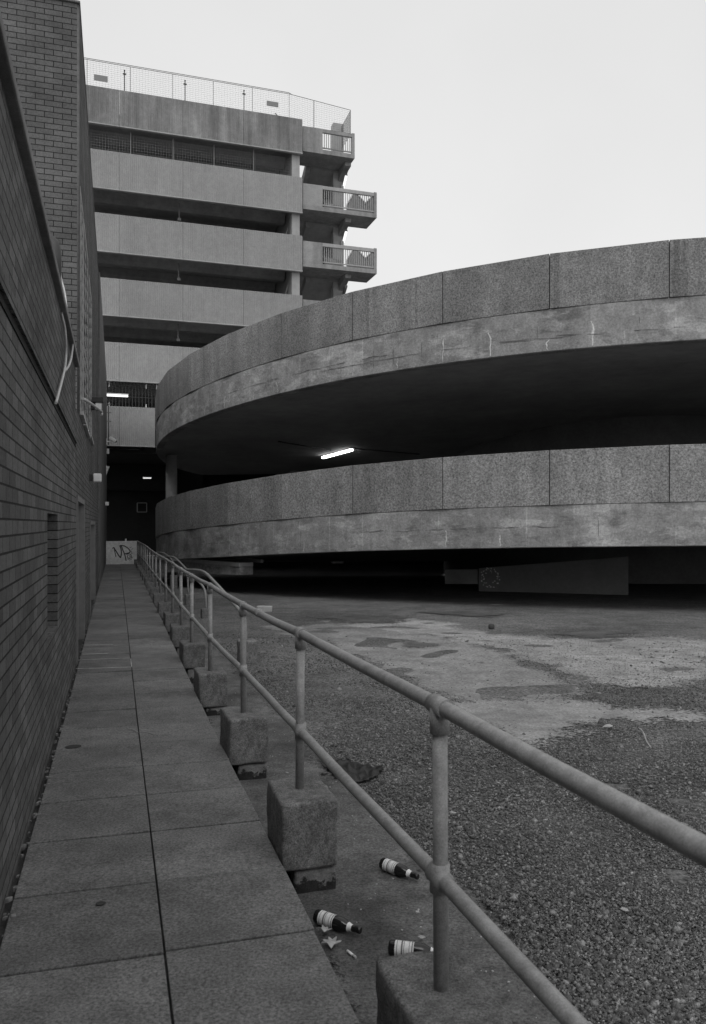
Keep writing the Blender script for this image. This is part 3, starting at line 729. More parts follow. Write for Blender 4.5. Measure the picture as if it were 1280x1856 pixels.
# ---- roof fence
rf = thing('rooftop_fence', 'tall wire mesh fence on the car park roof parapet', 'fence', FA(4, .3, TOPS[0]))
ZT = 21.75 * K
uA, uB, uC = FX(150), FX(526), FX(637.5)
def ftop(u): return ZT if u < uB else ZT + (21.45 * K - ZT) * (u - uB) / (uC - uB)
def fbot(u): return TOPS[0] - .02 if u < UR else 20.15 * K
bays = [FX(x) for x in (90, 158, 237, 314, 388, 459, 526, 571, 637.5)]
for i, u in enumerate(bays):
    bm = bmesh.new(); bar(bm, FA(u, .22, fbot(u)), FA(u, .22, ftop(u)), .022 if i < 7 else .04); obj('fence_post', bm, 'wire', rf)
for a, b_ in zip(bays, bays[1:]):
    bm = bmesh.new(); u = a + .15
    while u < b_: bar(bm, FA(u, .22, fbot(u)), FA(u, .22, ftop(u)), .0035); u += .15
    n = 14
    for q in range(1, n): bar(bm, FA(a, .22, fbot(a + .01) + (ftop(a) - fbot(a + .01)) * q / n), FA(b_, .22, fbot(b_ - .01) + (ftop(b_) - fbot(b_ - .01)) * q / n), .005)
    obj('wire_mesh', bm, 'wire', rf)
    bm = bmesh.new(); bar(bm, FA(a, .22, ftop(a)), FA(b_, .22, ftop(b_)), .022)
    if b_ <= uB + .01: bar(bm, FA(a, .35, ftop(a) + .14), FA(b_, .35, ftop(b_) + .14), .022)
    obj('top_wire', bm, 'wire', rf)
bm = bmesh.new(); bar(bm, FA(uB, .35, ZT + .14), FA(uB + .12, .22, ZT), .03); obj('top_wire', bm, 'wire', rf)
# return of the fence over the stair
bm = bmesh.new(); n = 14
for q in range(n + 1):
    v = .22 + q * 2.6 / n; bar(bm, FA(uC, v, 20.15 * K), FA(uC, v, 21.45 * K - q * .012), .03)
for q in range(0, 9): bar(bm, FA(uC, .22, 20.15 * K + q * .17), FA(uC, 2.82, 20.15 * K + q * .155), .014)
obj('side_mesh', bm, 'wire', rf)
for i, x in enumerate((226, 336, 443)):
    u = FX(x); t_ = thing('roof_post', ['dark capped post on the car park roof parapet, leftmost of three', 'dark capped post on the car park roof parapet, middle of three', 'dark capped post on the car park roof parapet, rightmost of three'][i], 'post', FA(u, .1, TOPS[0]), 'capped posts on the roof parapet')
    bm = bmesh.new(); bar(bm, FA(u, .1, TOPS[0]), FA(u, .1, 21.45 * K), .04); obj('post', bm, 'darksteel', t_)
    bm = bmesh.new(); fbox(bm, u - .085, u + .085, .07, .13, 21.28 * K, 21.33 * K); fbox(bm, u - .035, u + .035, .065, .135, 21.45 * K, 21.49 * K); obj('cap', bm, 'darksteel', t_)
for i, (x0, x1, y) in enumerate(((170.5, 195.5, 139), (484.5, 505.5, 186.5))):
    u0, u1 = FX(x0), FX(x1); Yv = FA((u0 + u1) / 2, 0, 0).y; z = (PY - y) / F * Yv
    bm = bmesh.new(); fbox(bm, u0, u1, .10, .14, z - .13 - (.03 if i == 0 else 0), z + .13)
    tag(obj('sign', bm, 'plate'), ['blank grey sign plate on the roof fence near the brick building', 'blank grey sign plate on the roof fence near the stair tower'][i], 'sign', 'sign plates on the roof fence')
# small raked mesh beside the roof end
bm = bmesh.new()
for q in range(9):
    u = FX(505) + q * .07; bar(bm, FA(u, .9, TOPS[0] - .1), FA(u, .9, TOPS[0] + .55 - q * .055), .012)
bar(bm, FA(FX(505), .9, TOPS[0] + .57), FA(FX(523), .9, TOPS[0] + .08), .035); bar(bm, FA(FX(524), .9, TOPS[0] - .2), FA(FX(524), .9, TOPS[0] + .34), .06)
tag(obj('stair_handrail', bm, 'wire'), 'small sloping mesh handrail behind the roof parapet near its right end', 'handrail')

# ---- stair tower
st = thing('stair_tower', 'open concrete stair tower with railed landings at the car park end', 'stair tower', FA(11, 1.5, -1.9))
u_s = FX(585, .12); u_b = FX(683, .12); u_a = FX(643, .12); V0 = .12; VD = 1.8
LZ = [(18.93 * K, 20.2 * K, u_a), (16.0 * K, 17.30 * K, u_b), (13.08 * K, 14.38 * K, u_b)]
colu0, colu1 = FX(604, 2.0), FX(622.5, 2.0)
for i, (zb_, zt_, ue) in enumerate(LZ + [(10.1 * K, 11.4 * K, u_s + .5)]):
    bm = bmesh.new(); fbox(bm, UR + .05, ue, V0, V0 + VD, zb_, zb_ + .24)
    ld = obj('landing', bm, 'stairc', st)
    bm = bmesh.new(); fbox(bm, UR + .05, u_s, V0 - .002, V0 + .16, zb_ + .242, zt_); obj('landing_parapet', bm, 'stairc' if i != 1 else 'facade', ld)
    if i == 3: continue
    bm = bmesh.new(); fbox(bm, ue - .16, ue + .002, V0 - .003, V0 + .2, zb_ + .001, zt_ + .03); obj('end_post', bm, 'stairc', ld)
    bm = bmesh.new(); fbox(bm, u_s + .002, ue - .162, V0 + .01, V0 + .14, zt_ - .19, zt_ - .0); obj('top_rail', bm, 'colc' if i else 'stairc', ld)
    bm = bmesh.new(); fbox(bm, u_s + .002, ue - .162, V0 + .04, V0 + .1, zb_ + .33, zb_ + .39); obj('bottom_rail', bm, 'colc' if i else 'stairc', ld)
    u = u_s + .1; nb = 0
    while u < ue - .2:
        bm = bmesh.new(); fbox(bm, u, u + .035, V0 + .05, V0 + .085, zb_ + .392, zt_ - .192); obj('baluster', bm, 'colc' if i else 'stairc', ld); u += .125; nb += 1
    # cantilever bracket and lamp
    ub0, ub1 = FX(626, .6), FX(636.5, .6)
    bm = bmesh.new()
    for (va, za, vb, zb2) in ((.6, -.005, .6, -.26),):
        P = []
        for uu in (ub0, ub1): P.append([FA(uu, .6, zb_ - .005), FA(uu, .6, zb_ - .24), FA(uu, 1.1, zb_ - .28), FA(uu, 1.95, zb_ - .6), FA(uu, 1.95, zb_ - .005)])
        l0 = [bm.verts.new(p_) for p_ in P[0]]; l1 = [bm.verts.new(p_) for p_ in P[1]]
        bm.faces.new(l0); bm.faces.new(l1)
        for q in range(5): bm.faces.new((l0[q], l0[(q + 1) % 5], l1[(q + 1) % 5], l1[q]))
    obj('bracket', bm, 'stairc', ld)
    um = FX(625, 1.4)
    bm = bmesh.new(); bar(bm, FA(FX(627.5, .9), .9, zb_ - .62), FA(FX(622.5, 2.1), 2.1, zb_ - .78), .16, .1)
    lp = obj('lamp', bm, 'frame', ld)
    bm = bmesh.new(); bar(bm, FA(FX(627.5, .9), .9, zb_ - .71), FA(FX(622.5, 2.1), 2.1, zb_ - .87), .12, .06); obj('lamp_tube', bm, 'tube_dim' if i < 2 else 'steel', lp)
    # flight that falls away behind the landing
    fu0, fu1 = FX(562, V0 + VD), FX(616, V0 + VD)
    bm = bmesh.new(); zs = zb_ + .2
    box8(bm, [FA(fu0, V0 + VD + .002, zs - .3), FA(fu1, V0 + VD + .002, zs - .3), FA(fu1, V0 + VD + 4.2, zs - 2.68), FA(fu0, V0 + VD + 4.2, zs - 2.68),
              FA(fu0, V0 + VD + .002, zs), FA(fu1, V0 + VD + .002, zs), FA(fu1, V0 + VD + 4.2, zs - 2.38), FA(fu0, V0 + VD + 4.2, zs - 2.38)])
    fl = obj('flight', bm, 'soffit', st)
    bm = bmesh.new()
    box8(bm, [FA(fu0 - .25, V0 + VD + .002, zs - .5), FA(fu0 - .002, V0 + VD + .002, zs - .5), FA(fu0 - .002, V0 + VD + 4.2, zs - 2.88), FA(fu0 - .25, V0 + VD + 4.2, zs - 2.88),
              FA(fu0 - .25, V0 + VD + .002, zs + .1), FA(fu0 - .002, V0 + VD + .002, zs + .1), FA(fu0 - .002, V0 + VD + 4.2, zs - 2.28), FA(fu0 - .25, V0 + VD + 4.2, zs - 2.28)])
    obj('string', bm, 'soffit', fl)
    bm = bmesh.new(); fbox(bm, fu0 - .3, fu1, V0 + VD + 4.2, V0 + VD + 5.6, zs - 2.63, zs - 2.38); obj('half_landing', bm, 'soffit', st)
    if i:
        fl0, fl1 = FX(588, V0 + VD), FX(619, V0 + VD); zr = zb_ + .2; bm = bmesh.new()
        box8(bm, [FA(fl0, V0 + VD + .004, zr - .1), FA(fl1, V0 + VD + .004, zr - .1), FA(fl1, V0 + VD + 2.6, zr + 1.2), FA(fl0, V0 + VD + 2.6, zr + 1.2),
                  FA(fl0, V0 + VD + .004, zr + 1.0), FA(fl1, V0 + VD + .004, zr + 1.0), FA(fl1, V0 + VD + 2.6, zr + 2.5), FA(fl0, V0 + VD + 2.6, zr + 2.5)])
        obj('flight', bm, 'stairc', st)
    if i:                                             # zigzag rear balustrade
        v = V0 + .5; zz = zb_ + .27
        U = [FX(x, v) for x in (628.5, 641, 646, 661, 663, 677, 681)]
        H = [(PY - (y_ + (101 if i == 2 else 1))) / F * FA(uu, v, 0).y - zz for uu, y_ in zip(U, (371, 350, 350, 367, 367, 353, 353))]
        bm = bmesh.new()
        fr_ = [bm.verts.new(FA(a, v, zz)) for a in U] ; tp = [bm.verts.new(FA(a, v, zz + h)) for a, h in zip(U, H)]
        fb_ = [bm.verts.new(FA(a, v + .05, zz)) for a in U]; tb = [bm.verts.new(FA(a, v + .05, zz + h)) for a, h in zip(U, H)]
        for q in range(6):
            bm.faces.new((fr_[q], fr_[q + 1], tp[q + 1], tp[q])); bm.faces.new((fb_[q + 1], fb_[q], tb[q], tb[q + 1]))
            bm.faces.new((tp[q], tp[q + 1], tb[q + 1], tb[q])); bm.faces.new((fr_[q + 1], fr_[q], fb_[q], fb_[q + 1]))
        bm.faces.new((fr_[0], tp[0], tb[0], fb_[0])); bm.faces.new((fr_[6], tp[6], tb[6], fb_[6]))
        zp = obj('rear_balustrade', bm, 'soffit', ld)
        bm = bmesh.new()
        for q in range(6): bar(bm, FA(U[q], v - .03, zz + H[q] + .03), FA(U[q + 1], v - .03, zz + H[q + 1] + .03), .05)
        obj('handrail', bm, 'whiteplastic', zp)
bm = bmesh.new(); fbox(bm, colu0, colu1, 1.45 + .5, 1.95 + .5, -2.3, 21.5 * K); obj('column', bm, 'colc', st)
for i, z in enumerate((17.95 * K, 14.95 * K, 12.0 * K)):
    bm = bmesh.new(); fbox(bm, colu1 - .2, colu1 - .02, 1.95 - .1, 1.95 - .002, z, z + .26); obj('switch_box', bm, 'colc', st)

# ================================================================== CIRCULAR RAMP
CX, CY, R = 13.08, 41.71, 22.72
AL, PH = .12596, .83063
rp = thing('car_park_ramp', 'curving two level concrete car park ramp sweeping in from the right', 'ramp', (CX, CY, EYE - 2.5))
TOPA = [(-30, 5.2), (0, 5.55), (18, 5.9), (25, 6.08), (33, 6.25), (41, 6.43), (47.6, 6.58), (54.8, 6.73), (62, 6.84), (69, 6.92), (75.4, 6.97), (90, 7.05), (120, 7.1), (180, 7.1), (400, 7.1)]
def topz(a, low):
    return interp(math.degrees(a), TOPA) - (5.03 if low else 0)
def RPt(a, r, Z): return Vector((CX - r * math.cos(a), CY - r * math.sin(a), EYE + Z))
A0, A1 = math.radians(-14), math.radians(140)
NS = 120
def sweep(bm, prof, a0, a1, n, low, smooth=True):
    """prof: list of (r, dz below parapet top), closed"""
    rings = []
    for i in range(n + 1):
        a = a0 + (a1 - a0) * i / n; z = topz(a, low)
        rings.append([bm.verts.new(RPt(a, r, z + dz)) for r, dz in prof])
    m_ = len(prof)
    for p_, q_ in zip(rings, rings[1:]):
        for k_ in range(m_):
            bm.faces.new((p_[k_], p_[(k_ + 1) % m_], q_[(k_ + 1) % m_], q_[k_]))
    bm.faces.new(rings[0]); bm.faces.new(list(reversed(rings[-1])))
for low_ in (False, True):
    H_P = 1.405; H_B = 2.49
    bm = bmesh.new()
    a0 = A0 if not low_ else math.radians(4)
    sweep(bm, [(R - .05, -1.415), (R - .05, -1.79), (R - .0499, -1.81), (R - .05, -H_B + .02), (R - .07, -H_B), (R - .6, -H_B), (8.3, -H_B), (8.3, -1.6), (R - .3, -1.6), (R - .3, -1.415)], a0, A1, NS, low_)
    dk = obj('deck', bm, 'fascia', rp)
    bm = bmesh.new()                                   # painted underside, a sheet just under the slab
    rings = []
    for i in range(NS + 1):
        a = a0 + (A1 - a0) * i / NS; z = topz(a, low_) - H_B - .006
        rings.append([bm.verts.new(RPt(a, r, z)) for r in np.linspace(8.35, R - .35, 9)])
    for p_, q_ in zip(rings, rings[1:]):
        for k_ in range(8): bm.faces.new((p_[k_], p_[k_ + 1], q_[k_ + 1], q_[k_]))
    obj('soffit', bm, 'soffit', dk)
    for k_ in range(-6 if low_ else -7, 12):
        a, b_ = PH + k_ * AL, PH + (k_ + 1) * AL
        e = .0105 / R * 1.0
        pa, pb = a + e, b_ - e
        bm = bmesh.new()
        za, zb2 = topz(a, low_), topz(b_, low_)
        P = []
        for zo in (-H_P, 0):
            P += [RPt(pa, R, za + zo), RPt(pb, R, zb2 + zo), RPt(pb, R - .16, zb2 + zo), RPt(pa, R - .16, za + zo)]
        box8(bm, P); obj('parapet_panel', bm, 'aggr_low' if low_ else 'aggr', rp, bevel=.008)
        bm = bmesh.new(); zj = topz(a, low_); ra = Vector((-math.cos(a), -math.sin(a), 0))      # seal behind the open joint
        obox(bm, RPt(a, R - .12, zj - H_P / 2 - .015), ra, Vector((math.sin(a), -math.cos(a), 0)), ZV, .05, .05, H_P - .07); obj('joint_seal', bm, 'darksteel', rp)
    # formwork joints, lime streaks and cracks down the edge beam
    rq = random.Random(2 + low_)
    def fpt(a, dz): return RPt(a, R - .0495, topz(a, low_) + dz)
    if not low_: spots = [(65.3, .9, .07), (71.9, .8, .07), (69.1, .3, .05), (62.0, .8, .05), (58.5, .3, .05), (54.8, .7, .04), (47.0, .35, .05), (44.0, .3, .05), (39.6, .35, .05), (36, .25, .05)]
    else: spots = [(62.2, .45, .07), (66, .3, .07), (50, .3, .05)]
    for deg, h, wd in spots:
        bm = bmesh.new(); a = math.radians(deg); n = 8; pts = []; ws = []
        z1 = -2.44; 
        for q in range(n + 1):
            f_ = q / n; dz = min(z1 + h * f_, -1.83)
            pts.append(fpt(a + (noise.noise(Vector((deg, f_ * 3, 1))) * .05) / R * 1.6, dz)); ws.append(wd * (.25 + .75 * abs(noise.noise(Vector((deg * 2, f_ * 4, 4)))) * 1.6) * (1.0 - .7 * abs(f_ - .4)))
        nr = Vector((-math.cos(a), -math.sin(a), 0)); ribbon(bm, pts, ws, nr, .0015); obj('lime_streak', bm, 'streakc', dk)
    for (d0, d1, zc) in ((52, 76, -2.12), (40, 58, -2.0), (66, 80, -2.15)) if not low_ else ((56, 70, -1.95), (33, 40, -2.0)):
        pts = []; n = 60
        for q in range(n + 1):
            a = math.radians(d0 + (d1 - d0) * q / n)
            pts.append(fpt(a, zc + noise.noise(Vector((q * .3, zc * 9, low_))) * .035))
        run = []
        for i in range(n + 1):
            if i < n and noise.noise(Vector((i * .17, zc * 5, 3))) > -.12: run.append(i)
            else:
                if len(run) > 2:
                    aa = math.radians(d0 + (d1 - d0) * (run[0] + run[-1]) / 2 / n); bm = bmesh.new()
                    ribbon(bm, [pts[q] for q in run], [.006 + .016 * abs(noise.noise(Vector((q * .9, zc, 8)))) * 2 for q in run], Vector((-math.cos(aa), -math.sin(aa), 0)), .012)
                    obj('crack', bm, 'crack', dk)
                run = []
    for k_ in range(7):
        a = math.radians(25 + rq.random() * 52); pts = [fpt(a + .001 * noise.noise(Vector((k_, q, 2))), -1.82 - q * .08) for q in range(rq.randint(3, 7))]
        bm = bmesh.new(); ribbon(bm, pts, .011, Vector((-math.cos(a), -math.sin(a), 0)), .012); obj('crack', bm, 'crack', dk)
bm = bmesh.new()                                      # drum the ramp winds round
n = 72
for z0, z1 in ((-2.6, 8.0),):
    lo = [bm.verts.new(RPt(2 * math.pi * k_ / n, 8.3, z0)) for k_ in range(n)]; hi = [bm.verts.new(RPt(2 * math.pi * k_ / n, 8.3, 5.2)) for k_ in range(n)]
    for k_ in range(n):
        f = bm.faces.new((lo[k_], lo[(k_ + 1) % n], hi[(k_ + 1) % n], hi[k_])); f.smooth = True
obj('drum_wall', bm, mat('drum_concrete', .14, var=.15, mid=.15, bump=.2), rp)
bm = bmesh.new(); n = 60                              # rear enclosing wall
lo = []; hi = []
for i in range(n + 1):
    a = math.radians(140 + 206 * i / n); lo.append((RPt(a, R - .1, -2.8), RPt(a, R - .4, -2.8))); hi.append((RPt(a, R - .1, 5.0), RPt(a, R - .4, 5.0)))
V = [[bm.verts.new(p_) for p_ in (*l, *h)] for l, h in zip(lo, hi)]
for p_, q_ in zip(V, V[1:]):
    bm.faces.new((p_[0], q_[0], q_[2], p_[2])); bm.faces.new((p_[1], p_[3], q_[3], q_[1])); bm.faces.new((p_[2], q_[2], q_[3], p_[3]))
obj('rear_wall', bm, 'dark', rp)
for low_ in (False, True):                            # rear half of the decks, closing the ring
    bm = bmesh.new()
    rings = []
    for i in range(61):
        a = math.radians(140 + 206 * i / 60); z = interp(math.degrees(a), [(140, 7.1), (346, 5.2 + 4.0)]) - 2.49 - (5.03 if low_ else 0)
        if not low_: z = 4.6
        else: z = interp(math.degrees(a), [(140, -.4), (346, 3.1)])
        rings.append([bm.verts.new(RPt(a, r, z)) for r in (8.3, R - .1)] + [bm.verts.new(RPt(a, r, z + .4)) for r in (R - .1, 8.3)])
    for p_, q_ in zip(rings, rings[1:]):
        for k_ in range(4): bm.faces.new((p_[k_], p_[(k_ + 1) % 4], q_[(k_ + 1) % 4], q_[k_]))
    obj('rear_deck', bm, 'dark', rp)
for (x, Yd, z0, z1) in ((311, 37.2, -2.5, 3.2),):
    p = at(x, 900, Yd); bm = bmesh.new()
    tube(bm, [Vector((p.x, p.y, EYE + z0)), Vector((p.x, p.y, EYE + z1))], .26, 20); obj('column', bm, 'soffit', rp)
# conduit and lamp on the ramp's underside
def soff(x, y):                                       # point on the upper soffit seen at pixel x, y
    Y = 30.0
    for _ in range(40):
        p = at(x, y, Y); a = math.atan2(CY - p.y, CX - p.x); z = topz(a, False) - 2.5; Y += ((z * F / (PY - y)) - Y) * .5
    p = at(x, y, Y); return p
pa, pb = soff(585, 826), soff(640, 811)
dv = (pb - pa); 
if dv.length > 2.6: pb = pa + dv.normalized() * 2.6
pm = (pa + pb) / 2
sl = thing('strip_light', 'bright lit fluorescent light on the underside of the upper ramp', 'strip light', pm)
dn = (pb - pa).normalized()
bm = bmesh.new(); bar(bm, pa - ZV * .03, pb - ZV * .03, .2, .05); obj('housing', bm, 'whiteplastic', sl)
bm = bmesh.new(); bar(bm, pa + dn * .03 - ZV * .1, pb - dn * .1 - ZV * .1, .15, .08); obj('tube', bm, 'tube', sl)
for i, (c0, c1) in enumerate((((505, 799), (600, 815)), ((642, 812), (760, 822)))):
    p, q = soff(*c0), soff(*c1)
    bm = bmesh.new(); tube(bm, [p - ZV * .03, (p + q) / 2 - ZV * .03, q - ZV * .03], .03, 8)
    tag(obj('conduit', bm, 'darksteel'), ['thin dark conduit on the ramp underside left of the lit lamp', 'thin dark conduit on the ramp underside right of the lit lamp'][i], 'conduit')
# ---- things under and behind the ramp
p0, p1 = at(868, 1076, 28.6), at(1138, 1082, 26.6)
gw0, gw1 = -2.48, None
bm = bmesh.new()
q0 = Vector((p0.x, p0.y, 0)); q1 = Vector((p1.x, p1.y, 0)); dn = (q1 - q0).normalized(); nn = Vector((-dn.y, dn.x, 0))
zz = [(PY - 1078) / F * q0.y, (PY - 1084) / F * q1.y, (PY - 1030) / F * q0.y, (PY - 1009) / F * q1.y]
P = [q0 + ZV * (EYE + zz[0] - .3), q1 + ZV * (EYE + zz[1] - .3), q1 + nn * .3 + ZV * (EYE + zz[1] - .3), q0 + nn * .3 + ZV * (EYE + zz[0] - .3),
     q0 + ZV * (EYE + zz[2]), q1 + ZV * (EYE + zz[3]), q1 + nn * .3 + ZV * (EYE + zz[3]), q0 + nn * .3 + ZV * (EYE + zz[2])]
box8(bm, P)
uw = thing('retaining_wall', 'paler wall with a splash mark in the shade below the lower ramp', 'wall', (q0 + q1) / 2 + ZV * (EYE - 2.6))
obj('wall', bm, mat('shaded_wall_paint', .22, var=.1, mid=.1, bump=.2), uw)
bm = bmesh.new(); e0 = at(808, 1045, 29.4); e1 = at(867, 1045, 28.75)
obox(bm, (e0 + e1) / 2, (e1 - e0).normalized(), nn, ZV, (e1 - e0).length, .2, .52); obj('wall', bm, 'deckc', uw)
bm = bmesh.new(); rs = random.Random(9)
cw = at(885, 1048, 28.2)
for q in range(26):
    an = q / 26 * 2 * math.pi; rr_ = .27 + rs.uniform(-.06, .1)
    for rep in range(2):
        r2 = rr_ + rs.uniform(-.05, .05); an2 = an + rs.uniform(-.15, .15)
        t0_ = (cw - q0).dot(dn)
        c = q0 + dn * (t0_ + r2 * math.cos(an2)) - nn * .012 + ZV * (cw.z + r2 * math.sin(an2))
        obox(bm, c, dn, nn, ZV, rs.uniform(.02, .06), .012, rs.uniform(.02, .05))
obj('splash_mark', bm, 'render', uw)
# low slab behind the hoop rails
lw = thing('retaining_wall', 'low pale topped concrete wall behind the bent handrails under the ramp', 'wall', at(380, 1035, 31))
Yw = 26.9
bm = bmesh.new(); p0 = at(262, 1016, Yw + 6.5); p1 = at(435, 1020, Yw)
dn = Vector((p1.x - p0.x, p1.y - p0.y, 0)); L_ = dn.length; dn.normalize(); nn = Vector((-dn.y, dn.x, 0)); o0 = Vector((p0.x, p0.y, 0))
def wbox(bm, a, b_, n0, n1, z0a, z0b, z1a, z1b):
    P = []
    for (za, zb_) in ((z0a, z0b), (z1a, z1b)):
        P += [o0 + dn * a + nn * n0 + ZV * (EYE + za), o0 + dn * b_ + nn * n0 + ZV * (EYE + zb_), o0 + dn * b_ + nn * n1 + ZV * (EYE + zb_), o0 + dn * a + nn * n1 + ZV * (EYE + za)]
    box8(bm, P)
zt = (PY - 1027) / F * Yw; wbox(bm, 0, L_, 0, .5, (PY - 1056) / F * Yw, (PY - 1042) / F * Yw, zt, zt)
obj('wall', bm, 'fascia', lw)
bm = bmesh.new(); wbox(bm, 0, L_ + .02, -.04, .5, zt + .004, zt + .004, zt + .13, zt + .13); obj('coping', bm, 'colc', lw)  # paler coping, the light along the wall top put into its colour
bm = bmesh.new(); wbox(bm, 0, L_ - .15, .9, 1.0, zt + .14, zt + .1, zt + .5, zt + .2); obj('upstand', bm, 'soffit', lw)
# graffiti wall at the end of the path
Yg = 36.2
e0, e1 = S(Yg, T0), 0
gwl = thing('graffiti_wall', 'low white wall with a black NB tag closing the end of the footpath', 'wall', A(S(Yg, .1), .1, path_z(Yg)))
sg = S(Yg, .2)
zt_, zb_ = (PY - 982) / F * Yg, (PY - 1022) / F * Yg
bm = bmesh.new(); abox(bm, sg, sg + .2, T0 + .0, 1.0, zb_ - .1, zt_); obj('wall', bm, 'render', gwl)
bm = bmesh.new(); abox(bm, sg - .01, sg + .22, T0 + .0, 1.0, zt_ + .002, zt_ + .03); obj('coping', bm, 'render', gwl)
bm = bmesh.new()
def gpt(cx_, cy_):
    x, y = 180 + cx_ / 10.667, 960 + cy_ / 10.667
    # intersect the wall plane
    dvec = Vector(((x - PX) / F, 1, (PY - y) / F)); k_ = sg / (dvec.x * DX + dvec.y * DY)
    return Vector((0, 0, EYE)) + dvec * k_
strokes = [([(255, 368), (268, 348), (290, 352), (300, 420), (312, 470), (322, 525)], .035), ([(280, 348), (335, 430), (375, 495), (412, 545)], .05),
           ([(412, 548), (428, 470), (425, 390), (402, 312)], .05), ([(390, 318), (425, 310), (455, 390), (490, 470), (505, 530), (520, 600)], .045),
           ([(400, 308), (470, 310), (530, 340), (580, 385), (598, 425), (560, 455), (480, 470)], .045),
           ([(520, 478), (580, 470), (620, 500), (615, 545), (570, 555), (545, 520), (560, 490)], .03), ([(590, 540), (600, 515), (585, 500)], .03),
           ([(548, 560), (580, 585), (625, 570), (640, 530)], .02), ([(585, 338), (605, 350), (625, 330)], .016), ([(605, 372), (630, 382), (652, 358)], .016), ([(610, 410), (632, 412), (622, 440), (640, 455), (610, 475)], .016)]
for pts, wd in strokes: ribbon(bm, smooth_path([gpt(*q) for q in pts], 5), wd, -DV, .003)
obj('graffiti', bm, 'paint', gwl)
bm = bmesh.new(); pk = gpt(515, 225); rough_box(bm, pk + DV * .12 + ZV * .05, DV, QV, ZV, .07, .07, .14, .015, .01, 3, 2)
tag(obj('can', bm, 'whiteplastic'), 'small pale can standing on top of the graffiti wall', 'can')

# ================================================================== RAILING
FL = .968; FT = FL * math.cos(TH)
posts = [(.45, -.53), (2.39, -.544), (4.19, -.572), (6.08, -.616), (8.21, -.628), (10.17, -.655), (11.9, -.668), (13.6, -.665), (15.5, -.678), (17.55, -.70), (19.3, -.71), (21.1, -.712), (22.9, -.71), (24.7, -.70), (26.5, -.70), (28.4, -.715), (30.3, -.725), (32.2, -.735), (34.1, -.745), (35.8, -.75)]
BT = [(0, -1.385), (2.4, -1.385), (4.2, -1.385), (6.1, -1.43), (8.2, -1.50), (11.9, -1.50), (20, -1.52), (36, -1.58)]
rl = thing('railing', 'grey tubular steel railing of posts and two rails beside the footpath', 'railing', LY(FL, 12, path_z(12)))
RT = .0235
def fp(Y, Z, o=0): return LY(FL, Y, Z) + QV * o
def wob(pts):
    o = []
    for p, q in zip(pts, pts[1:]):
        for k in range(6):
            f_ = k / 6; c_ = p + (q - p) * f_; o.append(c_ + (noise.noise_vector(c_ * 1.3) * .006 - ZV * .004) * math.sin(math.pi * f_))
    return o + [pts[-1]]
bm = bmesh.new(); tube(bm, wob([fp(Y, z) for Y, z in posts]), RT, 18); obj('top_rail', bm, 'rail', rl)
MID = [-1.04, -1.055, -1.084, -1.112, -1.165] + [z - .53 for _, z in posts[5:]]
bm = bmesh.new(); tube(bm, wob([fp(Y, m_) for (Y, z), m_ in zip(posts, MID)]), RT * .96, 18); obj('mid_rail', bm, 'rail', rl)
for i, (Y, z) in enumerate(posts):
    zb_ = interp(Y, BT); lean = .006 * math.sin(i * 2.3)
    bm = bmesh.new(); tube(bm, [fp(Y, zb_ - .05, lean), fp(Y, z - .01)], RT * .97, 16); po = obj('post', bm, 'rail', rl)
    if i < 14:
        a = fp(Y, z); d_ = (fp(posts[min(i + 1, len(posts) - 1)][0], posts[min(i + 1, len(posts) - 1)][1]) - fp(posts[max(i - 1, 0)][0], posts[max(i - 1, 0)][1])).normalized()
        bm = bmesh.new(); rr_ = RT * 1.25
        tube(bm, [a - d_ * .05, a + d_ * .05], rr_, 18)
        tube(bm, [a - ZV * .005, a - ZV * .08], rr_ * 1.02, 16)
        obj('tee_fitting', bm, 'rail', po)
        c = fp(Y, MID[i]); bm = bmesh.new()
        tube(bm, [c + ZV * .042, c - ZV * .042], rr_ * 1.03, 18)
        tube(bm, [c - d_ * .045, c + d_ * .045], rr_ * 1.03, 18)
        bmesh.ops.create_icosphere(bm, subdivisions=2, radius=rr_ * 1.06, matrix=Matrix.Translation(c))
        for f in bm.faces: f.smooth = True
        obj('cross_fitting', bm, 'rail', po)
a = fp(5.42, interp(5.42, posts)); d_ = (fp(6.08, -.616) - fp(4.19, -.572)).normalized()
bm = bmesh.new(); tube(bm, [a - d_ * .04, a - d_ * .036, a + d_ * .036, a + d_ * .04], [RT * 1.02, RT * 1.22, RT * 1.22, RT * 1.02], 18); obj('rail_coupling', bm, 'rail', rl)

for i, (Y, z) in enumerate(posts):
    zt_ = interp(Y, BT) - .0; h = .335 if Y < 9 else .30
    c = LY(FL, Y, zt_ - h / 2) - DV * .0 + QV * .002
    rot = math.radians(random.uniform(-2.5, 2.5)); ax = DV * math.cos(rot) + QV * math.sin(rot); ay = ZV.cross(ax) * -1
    bm = bmesh.new(); rough_box(bm, c, ay, ax, ZV, .285 + random.uniform(-.01, .01), .43, h, .015, .009, i + 1, 7 if i < 6 else 2)
    lab = ('rough mossy concrete block under the %s railing post from the camera' % ORD[min(i - 1, 17)]) if i > 0 else 'rough mossy concrete block under the railing post beside the camera'
    if i > 18: lab = 'rough concrete block under the last railing post, by the graffiti wall'
    tag(obj('concrete_block', bm, 'block'), lab, 'concrete block', 'concrete blocks under the railing posts')
    if i < 9:
        gy = gz(c.x, c.y); zt2 = zt_ - h - .012; zb2 = gy - .05
        if zt2 - zb2 < .08: zb2 = zt2 - .12
        bm = bmesh.new(); rough_box(bm, LY(FL, Y, (zt2 + zb2) / 2) + QV * .032 - DV * .0, ay, ax, ZV, .215, .40, zt2 - zb2, .014, .006, i + 30, 14 if i < 5 else 2)
        fo = obj('footing_block', bm, 'foot')
        tag(fo, (('broken concrete footing below the %s block of the railing' % ORD[i - 1]) if i else 'broken concrete footing below the block beside the camera'), 'footing', 'footings under the concrete blocks')

